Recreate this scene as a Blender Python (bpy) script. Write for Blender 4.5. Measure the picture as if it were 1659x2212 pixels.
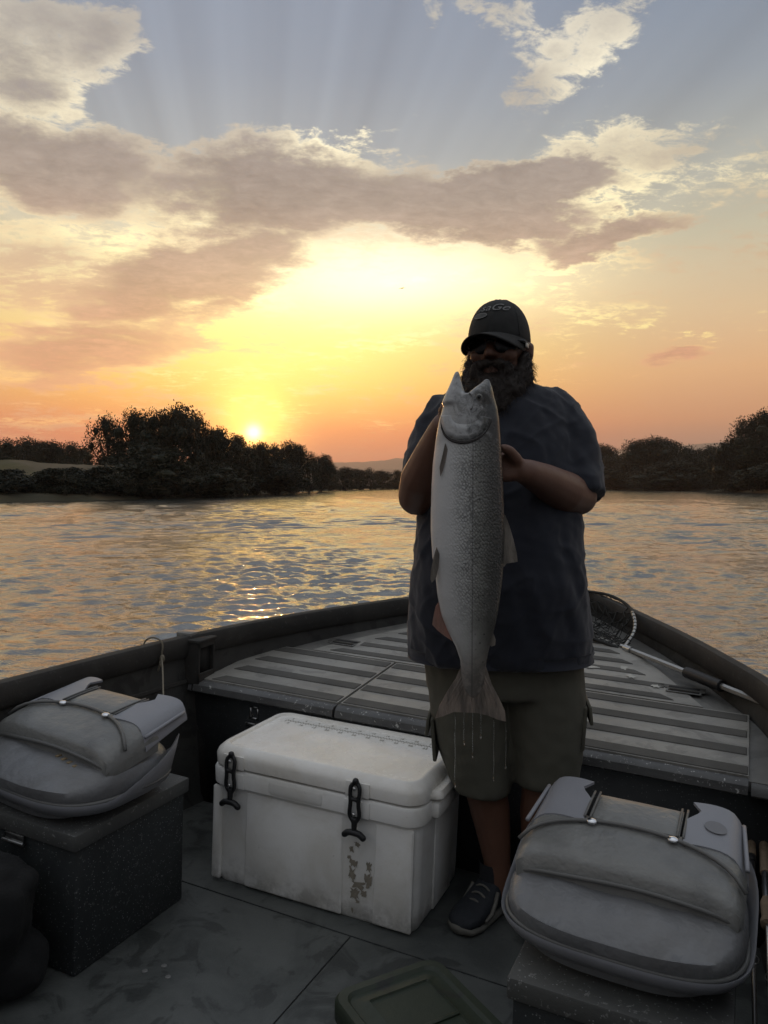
import bpy, bmesh, math, random
import numpy as np
from mathutils import Vector, Matrix, Euler, noise as mnoise

random.seed(7); RNG = np.random.default_rng(7)
for o in list(bpy.data.objects): bpy.data.objects.remove(o)
SC = bpy.context.scene
COL = SC.collection
R = math.radians

# ------------------------------------------------------------------ camera
# World axes: X = starboard, Y = towards the bow, Z = up; origin on the boat floor below the camera.
YAW = R(25.5)
cam_data = bpy.data.cameras.new('camera')
cam = bpy.data.objects.new('camera', cam_data); COL.objects.link(cam)
cam.location = (0, 0, 1.31)
cam.rotation_euler = (R(90 - 2.01), 0, YAW)
cam_data.sensor_fit = 'VERTICAL'; cam_data.sensor_height = 36.0
cam_data.lens = 36.0 * 1650 / 2212
cam_data.clip_start = 0.05; cam_data.clip_end = 30000
SC.camera = cam

# ------------------------------------------------------------------ exposure
SC.view_settings.view_transform = 'Standard'
SC.view_settings.look = 'None'
SC.view_settings.gamma = 1.0
SC.view_settings.exposure = 0.45
SC.view_settings.use_curve_mapping = False
SC.cycles.use_denoising = True
SC.cycles.max_bounces = 5
SC.cycles.diffuse_bounces = 3
SC.cycles.glossy_bounces = 3
SC.cycles.use_adaptive_sampling = True
SC.cycles.adaptive_threshold = 0.02
SC.cycles.transparent_max_bounces = 8
SC.cycles.sample_clamp_indirect = 4.0
SC.cycles.caustics_reflective = False
SC.cycles.caustics_refractive = False

# ------------------------------------------------------------------ node maths helper
def s2l(c):
    return tuple(((v / 255) / 12.92 if v / 255 <= .04045 else ((v / 255 + .055) / 1.055) ** 2.4) for v in c)

class N:
    """A float socket with arithmetic that builds Math nodes."""
    def __init__(s, nt, sock): s.nt = nt; s.k = sock
    def _m(s, op, *a, clamp=False):
        n = s.nt.nodes.new('ShaderNodeMath'); n.operation = op; n.use_clamp = clamp
        for i, v in enumerate((s,) + a):
            if isinstance(v, N): s.nt.links.new(v.k, n.inputs[i])
            else: n.inputs[i].default_value = float(v)
        return N(s.nt, n.outputs[0])
    def __add__(s, o): return s._m('ADD', o)
    __radd__ = __add__
    def __mul__(s, o): return s._m('MULTIPLY', o)
    __rmul__ = __mul__
    def __sub__(s, o): return s._m('SUBTRACT', o)
    def __rsub__(s, o): return (s * -1.0) + o
    def __truediv__(s, o): return s._m('DIVIDE', o)
    def max(s, o): return s._m('MAXIMUM', o)
    def min(s, o): return s._m('MINIMUM', o)
    def pow(s, o): return s._m('POWER', o)
    def sqrt(s): return s._m('SQRT')
    def abs(s): return s._m('ABSOLUTE')
    def exp(s): return s._m('EXPONENT')
    def clamp(s): return s._m('ADD', 0.0, clamp=True)
    def smooth(s, a, b):
        n = s.nt.nodes.new('ShaderNodeMapRange'); n.interpolation_type = 'SMOOTHSTEP'
        s.nt.links.new(s.k, n.inputs[0]); n.inputs[1].default_value = a; n.inputs[2].default_value = b
        return N(s.nt, n.outputs[0])

def n_ramp(nt, fac, stops, interp='LINEAR'):
    n = nt.nodes.new('ShaderNodeValToRGB'); cr = n.color_ramp; cr.interpolation = interp
    while len(cr.elements) < len(stops): cr.elements.new(0.5)
    for e, (p, c) in zip(cr.elements, stops):
        e.position = p; e.color = (c[0], c[1], c[2], 1)
    nt.links.new(fac.k if isinstance(fac, N) else fac, n.inputs[0])
    return n.outputs[0]

def n_mix(nt, fac, a, b, blend='MIX'):
    n = nt.nodes.new('ShaderNodeMix'); n.data_type = 'RGBA'; n.blend_type = blend
    for sock, v in ((n.inputs[0], fac), (n.inputs[6], a), (n.inputs[7], b)):
        if isinstance(v, N): nt.links.new(v.k, sock)
        elif isinstance(v, (int, float)): sock.default_value = v
        elif isinstance(v, (tuple, list)): sock.default_value = (v[0], v[1], v[2], 1)
        else: nt.links.new(v, sock)
    return n.outputs[2]

def n_noise(nt, vec, scale, detail=4, rough=.55, dist=0.0, out=0, kind='FBM'):
    n = nt.nodes.new('ShaderNodeTexNoise'); n.noise_dimensions = '3D'
    n.inputs['Scale'].default_value = scale; n.inputs['Detail'].default_value = detail
    n.inputs['Roughness'].default_value = rough; n.inputs['Distortion'].default_value = dist
    if vec is not None: nt.links.new(vec, n.inputs['Vector'])
    return N(nt, n.outputs[0]) if out == 0 else n.outputs[1]

def n_xyz(nt, x=0.0, y=0.0, z=0.0):
    n = nt.nodes.new('ShaderNodeCombineXYZ')
    for i, v in enumerate((x, y, z)):
        if isinstance(v, N): nt.links.new(v.k, n.inputs[i])
        else: n.inputs[i].default_value = v
    return n.outputs[0]

def n_sep(nt, vec):
    n = nt.nodes.new('ShaderNodeSeparateXYZ'); nt.links.new(vec, n.inputs[0])
    return [N(nt, o) for o in n.outputs]

# ------------------------------------------------------------------ sky
SUN_AZ = R(-35.15); SUN_EL = R(3.85)        # azimuth from +Y towards +X
SUN_DIR = Vector((math.sin(SUN_AZ) * math.cos(SUN_EL), math.cos(SUN_AZ) * math.cos(SUN_EL), math.sin(SUN_EL)))

def build_world():
    w = bpy.data.worlds.new('World'); SC.world = w; w.use_nodes = True
    nt = w.node_tree; nt.nodes.clear()
    tc = nt.nodes.new('ShaderNodeTexCoord')
    d = n_sep(nt, tc.outputs['Generated'])
    ca, sa = math.cos(SUN_AZ), math.sin(SUN_AZ)
    xr = d[0] * ca - d[1] * sa                 # to the right of the sun
    yf = d[0] * sa + d[1] * ca                 # towards the sun
    az = N(nt, None); az = xr._m('ARCTAN2', yf) * (180 / math.pi)
    el = d[2]._m('ARCSINE') * (180 / math.pi)
    elp = el.max(0.0)
    # angle round the sun
    dd = el - math.degrees(SUN_EL)
    ang = (az * az + dd * dd).sqrt()
    # clear sky: two elevation ramps mixed by azimuth from the sun
    e01 = (elp / 90.0).sqrt()
    def ramp(stops): return n_ramp(nt, e01, [(math.sqrt(e / 90), s2l(c)) for e, c in stops])
    sunw = ramp([(0, (206, 86, 62)), (2, (236, 102, 66)), (4, (250, 128, 66)), (7, (255, 190, 92)), (10, (255, 220, 130)),
                 (14, (248, 226, 168)), (18, (212, 204, 180)), (23, (162, 167, 169)), (28, (142, 151, 163)), (34, (132, 143, 160)), (55, (180, 186, 194)), (90, (212, 215, 217))])
    away = ramp([(0, (180, 124, 104)), (3.2, (186, 132, 106)), (4.6, (214, 150, 106)), (8, (226, 176, 126)), (12, (216, 188, 148)),
                 (17, (188, 182, 158)), (22, (162, 165, 160)), (26, (140, 149, 158)), (31, (124, 137, 154)), (40, (134, 146, 164)), (60, (180, 186, 194)), (90, (212, 215, 217))])
    far = (az.abs()).smooth(6.0, 34.0)
    sky = n_mix(nt, far, sunw, away)
    east = ramp([(0, (92, 90, 100)), (5, (112, 110, 119)), (12, (126, 127, 137)), (25, (146, 151, 163)), (45, (176, 181, 190)), (90, (212, 215, 217))])
    sky = n_mix(nt, (az.abs()).smooth(48.0, 110.0), sky, east)
    # physical sky for the rest of the dome
    ns = nt.nodes.new('ShaderNodeTexSky'); ns.sky_type = 'NISHITA'; ns.sun_disc = False
    ns.sun_elevation = SUN_EL; ns.sun_rotation = SUN_AZ; ns.altitude = 100; ns.air_density = 1.4; ns.dust_density = 3.0
    back = (az.abs()).smooth(50.0, 130.0)
    nsc = n_mix(nt, 1.0, ns.outputs[0], (.10, .10, .10), 'MULTIPLY')
    sky = n_mix(nt, back * 0.2, sky, nsc)
    # sun rays fanning out in the upper sky
    phi = (el - math.degrees(SUN_EL))._m('ARCTAN2', az)
    ray = n_noise(nt, n_xyz(nt, phi * 1.0, 0.0, 3.3), 7.0, 2, .6)
    rm = el.smooth(10.0, 20.0) * (1.0 - el.smooth(38.0, 60.0)) * (1.0 - (az.abs()).smooth(45.0, 70.0))
    rayf = (ray - 0.5) * 0.6 * rm + 1.0
    sky = n_mix(nt, 1.0, sky, n_xyz(nt, rayf, rayf, rayf), 'MULTIPLY')
    # ---------------- clouds on a layer overhead
    zz = d[2].max(0.0) + 0.10
    q = n_xyz(nt, xr / zz, yf / zz, 0.0)
    w1 = n_noise(nt, q, 2.4, 7, .66, out=1)
    ws = n_sep(nt, w1)
    lowmul = el.smooth(2.0, 22.0) * 0.75 + 0.25
    f1 = n_noise(nt, q, 2.6, 8, .62, .3)
    f2 = n_noise(nt, n_xyz(nt, xr / zz, (yf / zz) * 1.25, 4.0), 13.0, 8, .72, .4)
    azw = az + (ws[0] - .5) * 12.0 * lowmul
    elw = el + (ws[1] - .5) * 8.5 * lowmul
    BL = [ # az from sun, elevation, radius along, radius across, tilt, weight
    (-13.6, 20.9, 9.0, 3.3, -5.4, 1.5), (2.5, 20.4, 13.3, 3.7, 4.9, 1.6), (-4.2, 14.8, 12.3, 3.8, 18.2, 1.45), (-11.1, 9.4, 9.0, 2.7, 11.5, 1.2),
    (17.5, 20.8, 12.5, 2.1, 3.0, 1.7), (26.3, 22.8, 6.1, 1.6, 6.5, .55), (16.0, 19.0, 12.0, 2.5, -1.7, 1.7), (26.3, 17.4, 7.0, 1.6, 2.8, 1.4),
    (-15.5, 26.3, 5.8, 4.2, 10.5, 1.0), (-10.8, 28.4, 3.6, 2.4, 8.8, .7), (24.3, 28.7, 5.5, 2.0, 17.0, .45), (19.8, 30.8, 2.2, .9, 2.9, .38),
    (13.1, 31.0, 1.5, 1.0, 30.0, .3), (15.6, 31.6, 1.5, .6, 4.6, .3), (30.4, 9.0, 3.0, .7, 2.9, 1.3),
    (-13.7, 13.9, 7.5, 5.4, 5.6, .45), (-9.6, 10.5, 8.0, 2.5, 8.5, .45), (-14.1, 4.2, 7.5, .6, 4.0, .45), (14.8, 16.4, 11.1, 1.9, 2.3, .30), (8.6, 10.8, 14.2, 2.0, 13.5, .02),
    # the same broken cloud goes on round the rest of the sky
    (-40, 21, 18, 5, 5, 1.0), (70, 22, 22, 5, 4, .7), (180, 30, 40, 7, 0, .5), (-120, 24, 34, 6, -4, .7)]
    fld = None
    for (a0, e0, rx, ry, t, wt) in BL:
        c, s = math.cos(R(t)), math.sin(R(t))
        u = (azw - a0) * (c / rx) + (elw - e0) * (s / rx)
        v = (azw - a0) * (-s / ry) + (elw - e0) * (c / ry)
        g = (1.0 - (u * u + v * v)) * wt
        fld = g if fld is None else fld._m('SMOOTH_MAX', g, .12)
    fld = fld.max(-1.2)
    dens = fld + (f1 - .5) * 2.3 + (f2 - .5) * 2.7
    alpha = dens.smooth(-0.08, 0.50)
    core = (fld + (f1 - .5) * 1.9 + (f2 - .5) * 1.0).smooth(0.22, 1.15)
    ce = (elp / 40.0)
    corec = n_ramp(nt, ce, [(0, s2l((206, 136, 108))), (.12, s2l((214, 146, 108))), (.22, s2l((214, 158, 122))), (.36, s2l((186, 154, 130))), (.5, s2l((160, 146, 134))), (.62, s2l((146, 139, 134))), (1, s2l((124, 126, 130)))])
    edgec = n_ramp(nt, ce, [(0, s2l((246, 168, 112))), (.15, s2l((255, 200, 120))), (.28, s2l((255, 236, 160))), (.45, s2l((255, 240, 190))), (.7, s2l((255, 246, 218))), (1, s2l((250, 244, 230)))])
    lit = 1.25 - (ang.smooth(8.0, 50.0)) * .3
    rim = n_noise(nt, q, 1.6, 2, .5).smooth(.42, .66)
    edgec = n_mix(nt, rim * .8 + .2, corec, edgec)
    edgec = n_mix(nt, 1.0, edgec, n_xyz(nt, lit, lit, lit), 'MULTIPLY')
    cl = n_mix(nt, core, edgec, corec)
    tex = (f2 - .5) * .95 + (f1 - .5) * .8 + 1.0
    cl = n_mix(nt, core, cl, n_mix(nt, 1.0, cl, n_xyz(nt, tex, tex, tex), 'MULTIPLY'))
    sky = n_mix(nt, alpha * 0.96, sky, cl)
    # ---------------- glow of the low sun through the haze, and the sun itself
    gx = (az - 2.5) * (az - 2.5) / (2 * 7.5 ** 2) + (el - 8.5) * (el - 8.5) / (2 * 3.8 ** 2)
    gl = (gx * -1.0).exp() * (1.0 - core * alpha * .55)
    gx2 = (az - 10.0) * (az - 10.0) / (2 * 8.0 ** 2) + (el - 15.0) * (el - 15.0) / (2 * 2.0 ** 2)
    gl2 = (gx2 * -1.0).exp() * (1.0 - core * alpha * .8)
    g1 = ((ang * ang) * (-1 / (2 * 1.9 ** 2))).exp()
    g2 = ((ang * ang) * (-1 / (2 * .40 ** 2))).exp()
    def addglow(sky, amt, col):
        return n_mix(nt, 1.0, sky, n_mix(nt, 1.0, n_xyz(nt, amt, amt, amt), col, 'MULTIPLY'), 'ADD')
    sky = addglow(sky, gl, (.62, .44, .10))
    sky = addglow(sky, gl2, (.85, .74, .46))
    sky = addglow(sky, g1, (2.4, 1.3, .22))
    sky = addglow(sky, g2, (5, 4, 1.6))
    # below the horizon: dim
    gnd = el.smooth(-1.5, -0.2)
    sky = n_mix(nt, gnd, (.05, .045, .04), sky)
    bg = nt.nodes.new('ShaderNodeBackground'); bg.inputs[1].default_value = 0.86
    nt.links.new(sky, bg.inputs[0])
    out = nt.nodes.new('ShaderNodeOutputWorld'); nt.links.new(bg.outputs[0], out.inputs[0])
    w.cycles.sampling_method = 'MANUAL'; w.cycles.sample_map_resolution = 1024
build_world()

sun_data = bpy.data.lights.new('sun', 'SUN'); sun_data.energy = 0.7; sun_data.angle = R(0.55); sun_data.color = (1, .50, .20)
sun = bpy.data.objects.new('sun', sun_data); COL.objects.link(sun)
sun.rotation_euler = SUN_DIR.to_track_quat('Z', 'Y').to_euler()
sun.location = (0, 0, 60)

# ------------------------------------------------------------------ scene-graph helpers
def tag(o, label=None, cat=None, group=None, kind=None):
    if label: o['label'] = label
    if cat: o['category'] = cat
    if group: o['group'] = group
    if kind: o['kind'] = kind
    return o

def obj(name, me, mat=None, parent=None, smooth=True):
    o = bpy.data.objects.new(name, me); COL.objects.link(o)
    if mat is not None and len(me.materials) == 0: me.materials.append(mat)
    if smooth and len(me.polygons): me.polygons.foreach_set('use_smooth', [True] * len(me.polygons))
    if parent is not None: o.parent = parent
    return o

def empty(name, loc=(0, 0, 0), rz=0.0):
    o = bpy.data.objects.new(name, None); COL.objects.link(o)
    o.location = loc; o.rotation_euler = (0, 0, rz); o.empty_display_size = .1
    return o

def pmesh(name, verts, faces):
    me = bpy.data.meshes.new(name); me.from_pydata([tuple(v) for v in verts], [], [tuple(f) for f in faces]); me.update()
    return me

def np_mesh(name, verts, quads):
    me = bpy.data.meshes.new(name)
    verts = np.asarray(verts, np.float32); quads = np.asarray(quads, np.int32)
    k = quads.shape[1]
    me.vertices.add(len(verts)); me.vertices.foreach_set('co', verts.ravel())
    me.loops.add(quads.size); me.loops.foreach_set('vertex_index', quads.ravel())
    me.polygons.add(len(quads)); me.polygons.foreach_set('loop_start', np.arange(0, quads.size, k, dtype=np.int32))
    me.update(calc_edges=True); me.validate()
    return me

def sharp(o, ang=35):
    me = o.data
    me.polygons.foreach_set('use_smooth', [True] * len(me.polygons))
    try: me.set_sharp_from_angle(angle=R(ang))
    except Exception: pass
    return o

class MB:
    """Collects shapes for ONE mesh."""
    def __init__(s): s.v = []; s.f = []
    def add(s, V, F, M=None):
        b = len(s.v)
        s.v += [tuple((M @ Vector(p)) if M is not None else p) for p in V]
        s.f += [tuple(i + b for i in f) for f in F]
        return s
    def box(s, c, size, M=None, bevel=0.0, seg=2):
        bm = bmesh.new(); bmesh.ops.create_cube(bm, size=1)
        for v in bm.verts: v.co = Vector((v.co.x * size[0] + c[0], v.co.y * size[1] + c[1], v.co.z * size[2] + c[2]))
        if bevel > 0: bmesh.ops.bevel(bm, geom=list(bm.edges), offset=bevel, segments=seg, profile=.5, affect='EDGES')
        return s.bm(bm, M)
    def bm(s, bm, M=None):
        bm.verts.index_update()
        s.add([v.co.copy() for v in bm.verts], [[v.index for v in f.verts] for f in bm.faces], M); bm.free(); return s
    def tube(s, path, rad, n=10, cap=True, flat=1.0, up=(0, 0, 1), closed=False):
        P = [Vector(p) for p in path]; m = len(P)
        rr = rad if hasattr(rad, '__len__') else [rad] * m
        V = []; F = []
        prev = None
        for i in range(m):
            a = P[(i - 1) % m] if (closed or i > 0) else P[i]; b = P[(i + 1) % m] if (closed or i < m - 1) else P[i]
            t = (b - a)
            t = t.normalized() if t.length > 1e-9 else Vector((0, 0, 1))
            if prev is None:
                u = Vector(up); u = u - t * u.dot(t)
                if u.length < 1e-4: u = Vector((1, 0, 0)) - t * t.x
                if u.length < 1e-4: u = Vector((0, 1, 0)) - t * t.y
            else: u = prev - t * prev.dot(t)
            u.normalize(); prev = u; w = t.cross(u)
            for k in range(n):
                th = 2 * math.pi * k / n
                V.append(P[i] + (u * math.cos(th) * flat + w * math.sin(th)) * rr[i])
        last = m if closed else m - 1
        for i in range(last):
            for k in range(n):
                j = (i + 1) % m
                F.append((i * n + k, i * n + (k + 1) % n, j * n + (k + 1) % n, j * n + k))
        if cap and not closed:
            F.append(tuple(range(n - 1, -1, -1))); F.append(tuple((m - 1) * n + k for k in range(n)))
        return s.add(V, F)
    def capsule(s, path, rad, n=14):
        """tube with rounded ends"""
        P = [Vector(p) for p in path]; rr = list(rad) if hasattr(rad, '__len__') else [rad] * len(P)
        d0 = (P[0] - P[1]).normalized(); d1 = (P[-1] - P[-2]).normalized()
        pre = [(P[0] + d0 * rr[0] * math.sin(a), rr[0] * math.cos(a)) for a in (1.5, 1.2, .85, .45)]
        post = [(P[-1] + d1 * rr[-1] * math.sin(a), rr[-1] * math.cos(a)) for a in (.45, .85, 1.2, 1.5)]
        return s.tube([p for p, _ in pre] + P + [p for p, _ in post], [r for _, r in pre] + rr + [r for _, r in post], n)
    def loft(s, rings, cap=True, closed=True):
        n = len(rings[0]); V = [p for r in rings for p in r]; F = []
        for i in range(len(rings) - 1):
            for k in range(n if closed else n - 1):
                F.append((i * n + k, i * n + (k + 1) % n, (i + 1) * n + (k + 1) % n, (i + 1) * n + k))
        if cap:
            F.append(tuple(range(n - 1, -1, -1))); F.append(tuple((len(rings) - 1) * n + k for k in range(n)))
        return s.add(V, F)
    def ball(s, c, r, M=None, u=16, v=10):
        r = r if hasattr(r, '__len__') else (r, r, r)
        rings = []
        for i in range(1, v):
            th = math.pi * i / v
            rings.append([(c[0] + r[0] * math.sin(th) * math.cos(2 * math.pi * k / u), c[1] + r[1] * math.sin(th) * math.sin(2 * math.pi * k / u), c[2] - r[2] * math.cos(th)) for k in range(u)])
        V = [p for q in rings for p in q]; F = []
        for i in range(len(rings) - 1):
            for k in range(u): F.append((i * u + k, i * u + (k + 1) % u, (i + 1) * u + (k + 1) % u, (i + 1) * u + k))
        V.append((c[0], c[1], c[2] - r[2])); V.append((c[0], c[1], c[2] + r[2])); a = len(V) - 2
        for k in range(u):
            F.append((a, (k + 1) % u, k)); F.append((a + 1, (len(rings) - 1) * u + k, (len(rings) - 1) * u + (k + 1) % u))
        return s.add(V, F, M)
    def disc(s, c, r, h, n=16, M=None):
        return s.loft_m([[(c[0] + rr * math.cos(2 * math.pi * k / n), c[1] + rr * math.sin(2 * math.pi * k / n), c[2] + z) for k in range(n)] for rr, z in ((r, 0), (r, h * .6), (r * .85, h))], M)
    def loft_m(s, rings, M):
        n = len(rings[0]); V = [p for r in rings for p in r]; F = []
        for i in range(len(rings) - 1):
            for k in range(n): F.append((i * n + k, i * n + (k + 1) % n, (i + 1) * n + (k + 1) % n, (i + 1) * n + k))
        F.append(tuple(range(n - 1, -1, -1))); F.append(tuple((len(rings) - 1) * n + k for k in range(n)))
        return s.add(V, F, M)
    def mesh(s, name): return pmesh(name, s.v, s.f)
    def build(s, name, mat, parent=None, smooth=True, ang=None):
        o = obj(name, s.mesh(name), mat, parent, smooth)
        if ang: sharp(o, ang)
        return o

def smoothpath(P, n=8, closed=False):
    P = [Vector(p) for p in P]; m = len(P); out = []
    rng = range(m if closed else m - 1)
    for i in rng:
        if closed: p0, p1, p2, p3 = P[(i - 1) % m], P[i], P[(i + 1) % m], P[(i + 2) % m]
        else: p0, p1, p2, p3 = P[max(i - 1, 0)], P[i], P[i + 1], P[min(i + 2, m - 1)]
        for k in range(n):
            t = k / n
            out.append(.5 * ((2 * p1) + (p2 - p0) * t + (2 * p0 - 5 * p1 + 4 * p2 - p3) * t * t + (3 * p1 - p0 - 3 * p2 + p3) * t ** 3))
    if not closed: out.append(P[-1])
    return out

def remesh(me, voxel, smooth_it=4, fac=.5):
    """union of overlapping closed shapes as one continuous surface"""
    t = bpy.data.objects.new('tmp', me); COL.objects.link(t)
    m = t.modifiers.new('r', 'REMESH'); m.mode = 'VOXEL'; m.voxel_size = voxel
    if smooth_it:
        k = t.modifiers.new('s', 'SMOOTH'); k.iterations = smooth_it; k.factor = fac
    dg = bpy.context.evaluated_depsgraph_get()
    out = bpy.data.meshes.new_from_object(t.evaluated_get(dg))
    bpy.data.objects.remove(t)
    return out

def displace(me, fn):
    n = len(me.vertices)
    co = np.empty(n * 3, np.float32); me.vertices.foreach_get('co', co); co = co.reshape(-1, 3)
    no = np.empty(n * 3, np.float32); me.vertices.foreach_get('normal', no); no = no.reshape(-1, 3)
    for i in range(n):
        co[i] += no[i] * fn(Vector(co[i].tolist()))
    me.vertices.foreach_set('co', co.ravel()); me.update()

# ------------------------------------------------------------------ materials
def mat(name, col, rough=.6, metal=0.0, spec=.5, var=0.0, vscale=6.0, bump=0.0, bscale=60.0, col2=None, c2scale=4.0, c2lo=.5, c2hi=.65, sheen=0.0, coord='Object', trans=0.0, detail=5, aniso=None):
    m = bpy.data.materials.new(name); m.use_nodes = True; nt = m.node_tree
    b = nt.nodes['Principled BSDF']
    b.inputs['Roughness'].default_value = rough; b.inputs['Metallic'].default_value = metal
    b.inputs['Specular IOR Level'].default_value = spec
    if sheen: b.inputs['Sheen Weight'].default_value = sheen
    tc = nt.nodes.new('ShaderNodeTexCoord'); vec = tc.outputs[coord]
    if aniso:
        mp = nt.nodes.new('ShaderNodeMapping'); nt.links.new(vec, mp.inputs[0]); mp.inputs['Scale'].default_value = aniso; vec = mp.outputs[0]
    c = tuple(col)
    sock = None
    if col2 is not None:
        f = n_noise(nt, vec, c2scale, detail, .6).smooth(c2lo, c2hi)
        sock = n_mix(nt, f, c, tuple(col2))
    if var > 0:
        v = (n_noise(nt, vec, vscale, detail, .6) - .5) * (2 * var) + 1.0
        sock = n_mix(nt, 1.0, sock if sock is not None else c, n_xyz(nt, v, v, v), 'MULTIPLY')
        r = (n_noise(nt, vec, vscale * 1.7, 4, .6) - .5) * .35 + rough
        nt.links.new(r.clamp().k, b.inputs['Roughness'])
    if sock is None: b.inputs['Base Color'].default_value = (c[0], c[1], c[2], 1)
    else: nt.links.new(sock, b.inputs['Base Color'])
    if bump > 0:
        bn = nt.nodes.new('ShaderNodeBump'); bn.inputs['Strength'].default_value = bump; bn.inputs['Distance'].default_value = .01
        nt.links.new(n_noise(nt, vec, bscale, 3, .6).k, bn.inputs['Height']); nt.links.new(bn.outputs[0], b.inputs['Normal'])
    return m
# ------------------------------------------------------------------ far setting
RT = Vector((math.cos(YAW), math.sin(YAW), 0)); FW = Vector((-math.sin(YAW), math.cos(YAW), 0))
def land(xr, d, z=0.0):
    """a point of the valley: xr metres across it, d metres up-river"""
    p = RT * xr + FW * d
    return Vector((p.x, p.y, z))
WATER_Z = -0.12

def m_water():
    m = bpy.data.materials.new('water'); m.use_nodes = True; nt = m.node_tree; b = nt.nodes['Principled BSDF']
    b.inputs['Base Color'].default_value = (.030, .036, .032, 1); b.inputs['Roughness'].default_value = .08
    b.inputs['IOR'].default_value = 1.5; b.inputs['Specular IOR Level'].default_value = .5
    tc = nt.nodes.new('ShaderNodeTexCoord')
    mp = nt.nodes.new('ShaderNodeMapping'); nt.links.new(tc.outputs['Object'], mp.inputs[0])
    mp.inputs['Rotation'].default_value = (0, 0, -YAW); mp.inputs['Scale'].default_value = (.62, 1.0, 1.0)
    v = mp.outputs[0]
    h = n_noise(nt, v, 5.0, 4, .6, .4) * .030 + n_noise(nt, v, 18.0, 3, .6, .5) * .009
    # calmer water near the far shore, as in the lee of the trees
    mp2 = nt.nodes.new('ShaderNodeMapping'); nt.links.new(tc.outputs['Object'], mp2.inputs[0])
    mp2.inputs['Rotation'].default_value = (0, 0, -YAW); mp2.inputs['Scale'].default_value = (.8, .17, 1.0)
    big = n_noise(nt, mp2.outputs[0], 1.0, 7, .68, .5).smooth(.36, .64)
    bn = nt.nodes.new('ShaderNodeBump'); bn.inputs['Distance'].default_value = 1.0
    s = big * .8 + .6
    nt.links.new(s.k, bn.inputs['Strength']); nt.links.new(h.k, bn.inputs['Height'])
    nt.links.new(bn.outputs[0], b.inputs['Normal'])
    gl = nt.nodes.new('ShaderNodeBsdfGlossy'); gl.inputs['Color'].default_value = (.92, .91, .88, 1); gl.inputs['Roughness'].default_value = .12
    nt.links.new(bn.outputs[0], gl.inputs['Normal'])
    mx = nt.nodes.new('ShaderNodeMixShader'); mx.inputs[0].default_value = .21
    nt.links.new(b.outputs[0], mx.inputs[1]); nt.links.new(gl.outputs[0], mx.inputs[2])
    nt.links.new(mx.outputs[0], nt.nodes['Material Output'].inputs['Surface'])
    return m

def build_water():
    rng = np.random.default_rng(3)
    c = np.array([-1.0, 2.0])
    rl = [0.02, .5]
    while rl[-1] < 130: rl.append(rl[-1] + .022 + .0050 * rl[-1])
    radii = np.concatenate([rl, np.geomspace(rl[-1] * 1.01, 900.0, 60)])
    # fine in the sector towards the sun-lit reach, coarse elsewhere
    a0 = math.atan2(FW.y, FW.x)
    fine = np.linspace(a0 - R(62), a0 + R(62), 520)
    rest = np.linspace(a0 + R(62), a0 - R(62) + 2 * math.pi, 90)[1:-1]
    ang = np.concatenate([fine, rest]); na = len(ang); nr = len(radii)
    RR, AA = np.meshgrid(radii, ang, indexing='ij')
    X = c[0] + RR * np.cos(AA); Y = c[1] + RR * np.sin(AA); Z = np.zeros_like(X)
    sp = np.gradient(radii)[:, None] * np.ones_like(X)
    wind = math.atan2(FW.y, FW.x) + 0.12
    for i in range(90):
        lam = float(np.exp(rng.uniform(math.log(.20), math.log(.55))))
        th = wind + rng.normal(0, .42)
        k = 2 * math.pi / lam
        amp =   .0056 * lam ** .95 * rng.uniform(.6, 1.4)
        ph = rng.uniform(0, 6.28)
        fade = np.clip((lam / sp - 2.5) / 2.5, 0, 1)
        p = k * (math.cos(th) * X + math.sin(th) * Y) + ph
        Z += amp * fade * (np.sin(p) + .38 * np.cos(2 * p))
    ramp = np.clip((RR - 6) / 22, 0, 1)
    for i in range(46):                        # longer chop out in the open reach
        lam = float(np.exp(rng.uniform(math.log(.5), math.log(1.5)))); th = wind + rng.normal(0, .4); k = 2 * math.pi / lam
        amp =   .0074 * lam ** .8 * rng.uniform(.6, 1.4); fade = np.clip((lam / sp - 2.2) / 2.0, 0, 1)
        p = k * (math.cos(th) * X + math.sin(th) * Y) + rng.uniform(0, 6.28)
        Z += amp * fade * ramp * (np.sin(p) + .3 * np.cos(2 * p))
    patch = .75 + .35 * np.sin(X * .35 + 1.0) * np.cos(Y * .28) + .25 * np.sin(X * .9 + Y * .7)
    Z *= np.clip(patch, .35, 1.5)
    V = np.stack([X, Y, Z + WATER_Z], -1).reshape(-1, 3)
    i = np.arange(nr - 1)[:, None]; j = np.arange(na)[None, :]; j2 = (j + 1) % na
    Q = np.stack([i * na + j, (i + 1) * na + j, (i + 1) * na + j2, i * na + j2], -1).reshape(-1, 4)
    me = np_mesh('water', V, Q)
    tag(obj('water', me, m_water()), kind='structure')
build_water()

M_soil = mat('soil', (.05, .038, .025), .95, var=.4, vscale=.3)
M_bank = mat('bank', (.045, .04, .02), .95, var=.45, vscale=.15, col2=(.085, .066, .036), c2scale=.06, c2lo=.46, c2hi=.56)
M_grassy = mat('dry_grass', (.14, .105, .06), .95, var=.35, vscale=.5, col2=(.10, .085, .035), c2scale=.12, c2lo=.48, c2hi=.62)
M_hill = mat('hillside', (.10, .085, .06), .95, var=.3, vscale=.002)

# ground sheet under everything, out to the horizon
tag(obj('ground', pmesh('ground', [(-9000, -9000, -2.5), (9000, -9000, -2.5), (9000, 9000, -2.5), (-9000, 9000, -2.5)], [(0, 1, 2, 3)]), M_soil), kind='structure')

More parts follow.
